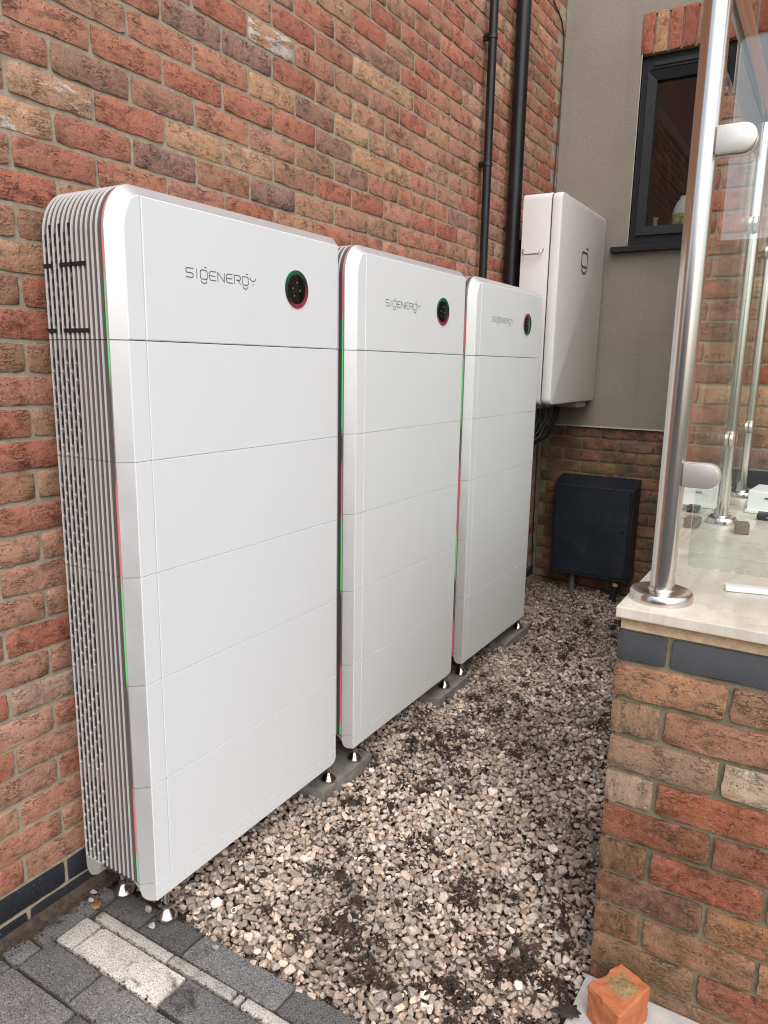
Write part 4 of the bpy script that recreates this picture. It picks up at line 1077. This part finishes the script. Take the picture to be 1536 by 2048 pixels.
# ------------------------------------------------------------------ bottle and jar behind the window
bt = empty('bottle', (.742, 3.70, 2.195), 'translucent white jug-shaped bottle with green label inside the window', 'bottle')
MB().lathe((.728, 3.735, 2.195), [(.052, 0), (.056, .006), (.056, .085), (.050, .115), (.036, .150), (.020, .168), (.019, .182)], 24).build('body', plain('milky_plastic', (.62, .63, .58), .4), bt, smooth=True)
tl = NT('bottle_label'); vv = tl.pos(); sep = tl.node('ShaderNodeSeparateXYZ'); tl.link(vv, sep.inputs[0])
cl = tl.ramp(tl.noise(vv, 38, 2), [(.40, (.10, .16, .06)), (.5, (.42, .40, .10)), (.6, (.45, .42, .22)), (.7, (.08, .16, .14))]); tl.setb(Base_Color=cl, Roughness=.5)
s = MB()
for k in range(13):
    th = R(205+k*10); s.v += [(.728+.0567*math.cos(th), 3.735+.0567*math.sin(th), 2.212), (.728+.0567*math.cos(th), 3.735+.0567*math.sin(th), 2.275)]
s.f = [(2*k, 2*k+2, 2*k+3, 2*k+1) for k in range(12)]
s.build('label', tl.m, bt)
jr = MB().lathe((.585, 3.70, 2.195), [(.012, 0), (.0125, .03), (.010, .045), (.016, .062), (.016, .07)], 16).build('small_jar', plain('jar_grey', (.25, .26, .26), .2), smooth=True, origin=(.585, 3.7, 2.195)); tag(jr, 'tiny grey glass jar standing on the inner window ledge', 'jar')

# ------------------------------------------------------------------ loose things by the pier and on the paving
hb = MB(); cr4 = random.Random(2)
pol = [(1.262, .30), (1.70, .16), (1.9, .3), (1.9, .497), (1.268, .497)]
hb.prism(pol, 'z', -.12, -.036).build('concrete_footing', M['haunch'], bevel=.006, origin=(1.4, .4, -.12)); o = [q for q in COL.objects if q.name == 'concrete_footing'][0]
tag(o, 'pale concrete footing strip at the base of the patio wall', 'concrete footing')
t = NT('orange_clay'); v = t.obj()
c = t.ramp(t.noise(v, 30, 5, .6), [(.3, (.40, .115, .042)), (.7, (.52, .185, .075))]); c = t.mix(t.ramp(t.noise(v, 300, 4), [(.6, 0), (.75, .4)]), c, (.62, .34, .2))
sp = t.node('ShaderNodeSeparateXYZ'); t.link(v, sp.inputs[0])
nd = t.node('ShaderNodeVectorMath', operation='DISTANCE'); t.link(v, nd.inputs[0]); nd.inputs[1].default_value = (.0, .02, .092)
mm = t.math('ADD', nd.outputs['Value'], t.math('MULTIPLY', t.math('SUBTRACT', t.noise(v, 45, 5), .5), .05))
c = t.mix(t.ramp(mm, [(.026, .92), (.034, 0)]), c, t.ramp(t.noise(v, 110, 5, .7), [(.35, (.16, .115, .045)), (.65, (.36, .27, .13))]))
t.setb(Base_Color=c, Roughness=.85); t.bump(t.noise(v, 120, 6, .7), .5, .003)
# broken half brick: outline seen from above, with a bite out of the left side
pol = [(1.298, .376), (1.382, .320), (1.4205, .438), (1.349, .470), (1.329, .436), (1.335, .415), (1.315, .402)]
from mathutils import noise as mnoise
cx_, cy_ = 1.365, .385
bm = bmesh.new()
lo_ = [bm.verts.new((x-cx_, y-cy_, 0)) for x, y in pol]; hi_ = [bm.verts.new((x-cx_, y-cy_, .091)) for x, y in pol]
n = len(pol); bm.faces.new(list(reversed(lo_))); bm.faces.new(hi_)
for k in range(n): bm.faces.new((lo_[k], lo_[(k+1) % n], hi_[(k+1) % n], hi_[k]))
bmesh.ops.bevel(bm, geom=[e for e in bm.edges], offset=.004, segments=1, affect='EDGES')
bmesh.ops.triangulate(bm, faces=bm.faces[:])
for _ in range(4):
    bmesh.ops.subdivide_edges(bm, edges=[e for e in bm.edges if e.calc_length() > .007], cuts=1)
    bmesh.ops.triangulate(bm, faces=[f for f in bm.faces if len(f.verts) > 3])
bm.normal_update()
for v_ in bm.verts:
    q = v_.co.copy(); d = mnoise.fractal(q*38, 1.0, 2.0, 5)*.0028 + mnoise.noise(q*230)*.0007
    left = max(0.0, min(1.0, (-.015 - q.x)/.05)); d += left*mnoise.fractal(q*70+Vector((3, 1, 7)), .9, 2.1, 4)*.0042
    if q.z > .07: d -= .006*max(0, 1-(Vector((q.x-.005, q.y-.012)).length/.022))*0 
    if q.z > .002: v_.co += v_.normal*d
    if q.z > .088:                                   # mortar left on the bed face
        r_ = Vector((q.x-.0, q.y-.02)).length + mnoise.noise(q*55)*.012
        v_.co.z += .0055*max(0, 1-r_/.030)
me = bpy.data.meshes.new('broken_brick'); bm.to_mesh(me); bm.free()
me.polygons.foreach_set('use_smooth', [True]*len(me.polygons)); me.set_sharp_from_angle(angle=R(40)); me.materials.append(t.m)
o = bpy.data.objects.new('broken_brick', me); COL.objects.link(o); o.location = (cx_, cy_, -.036); tag(o, 'broken orange half brick with mortar on top, beside the patio wall', 'brick')
o['category'] = 'loose brick'
def dead_leaf(x, y, z, s_, rz, lab, colr):
    out = [(0, -1), (.25, -.7), (.55, -.75), (.45, -.35), (.8, -.15), (.5, .1), (.62, .5), (.3, .5), (.18, .95), (0, 1.15), (-.2, .9), (-.35, .45), (-.7, .5), (-.5, .05), (-.75, -.25), (-.45, -.4), (-.5, -.8), (-.2, -.7)]
    s = MB(); c_, sn = math.cos(rz), math.sin(rz); r = random.Random(int(x*999))
    for k, (a, b) in enumerate([(0, 0)]+out):
        s.v.append((x+s_*(a*c_-b*sn), y+s_*(a*sn+b*c_), z+s_*(.30*abs(a)+.12*abs(b)*r.random())+.001))
    n_ = len(out)
    s.f = [(0, 1+k, 1+(k+1) % n_) for k in range(n_)]
    o = s.build('dead_leaf', plain('dry_leaf', colr, .8, var=.35, vscale=80), smooth=True, origin=(x, y, z)); 
    md = o.modifiers.new('thick', 'SOLIDIFY'); md.thickness = .0006
    tag(o, lab, 'leaf')
dead_leaf(*G(.055, .045), GZ, .021, .6, 'light brown dead leaf on the corner of the buff paving block', (.24, .135, .07))
dead_leaf(1.262, .36, -.034, .033, 2.0, 'dark leaf lying beside the broken orange brick', (.035, .028, .025))
dead_leaf(.86, .62, hgt(.86, .62)+.004, .022, 1.2, 'reddish brown leaf curled on the gravel before the patio wall', (.06, .025, .018))
dead_leaf(.565, .475, hgt(.565, .475)+.004, .030, .3, 'large dark brown leaf on gravel near the first stack', (.05, .028, .018))
tw = MB().box(1.06, 1.195, .525, .541, 0, .005).v
x_, y_ = 1.125, .53; zt_ = hgt(x_, y_)+.006
s = MB().box(x_-.055, x_+.055, y_-.0055, y_+.0055, zt_-.0015, zt_+.0015)
o = s.build('wood_splinter', plain('red_brown_wood', (.10, .048, .03), .8, var=.25), origin=(x_, y_, zt_)); o.rotation_euler = (0, R(3), R(47)); tag(o, 'flat reddish brown wood splinter on the gravel by the patio wall', 'splinter')
for i, (x, y, s_, lab) in enumerate([(.010, .068, .012, 'white stone against the wall beside the rear foot'), (.19, .106, .014, 'grey stone under the corner of the first stack'), (.243, .072, .012, 'flat pale stone on dark paving before the front foot'), (.437, .105, .012, 'cream stone alone on the dark paving block by the gravel'), (.03, .045, .009, 'small white stone lying near the brown leaf')]):
    x, y = G(x, y); co, fc = SH2[i+2]; s = MB().add([(x+q[0]*s_, y+q[1]*s_, GZ+.006+q[2]*s_) for q in co], [tuple(q) for q in fc])
    o = s.build('loose_stone', plain('loose_limestone', (.36, .33, .29), .85, var=.2, vscale=90, bump=.3), smooth=True, origin=(x, y, GZ)); tag(o, lab, 'stone', 'stones strayed onto the paving')
zr = hgt(.415, .20)+.008
s = MB(); n = 20
for r_, z_ in ((.007, .0), (.007, .012), (.0055, .012), (.0055, .0)):
    for k in range(n): s.v.append((.415+r_*math.cos(6.283*k/n), .200+r_*math.sin(6.283*k/n), zr+z_))
for i in range(4):
    for k in range(n): s.f.append((i*n+k, i*n+(k+1) % n, ((i+1) % 4)*n+(k+1) % n, ((i+1) % 4)*n+k))
o = s.build('metal_ferrule', M['steel'], smooth=True, origin=(.415, .2, zr)); o.rotation_euler = (R(35), R(20), 0); tag(o, 'small steel tube offcut lying on the gravel by the first stack', 'ferrule')
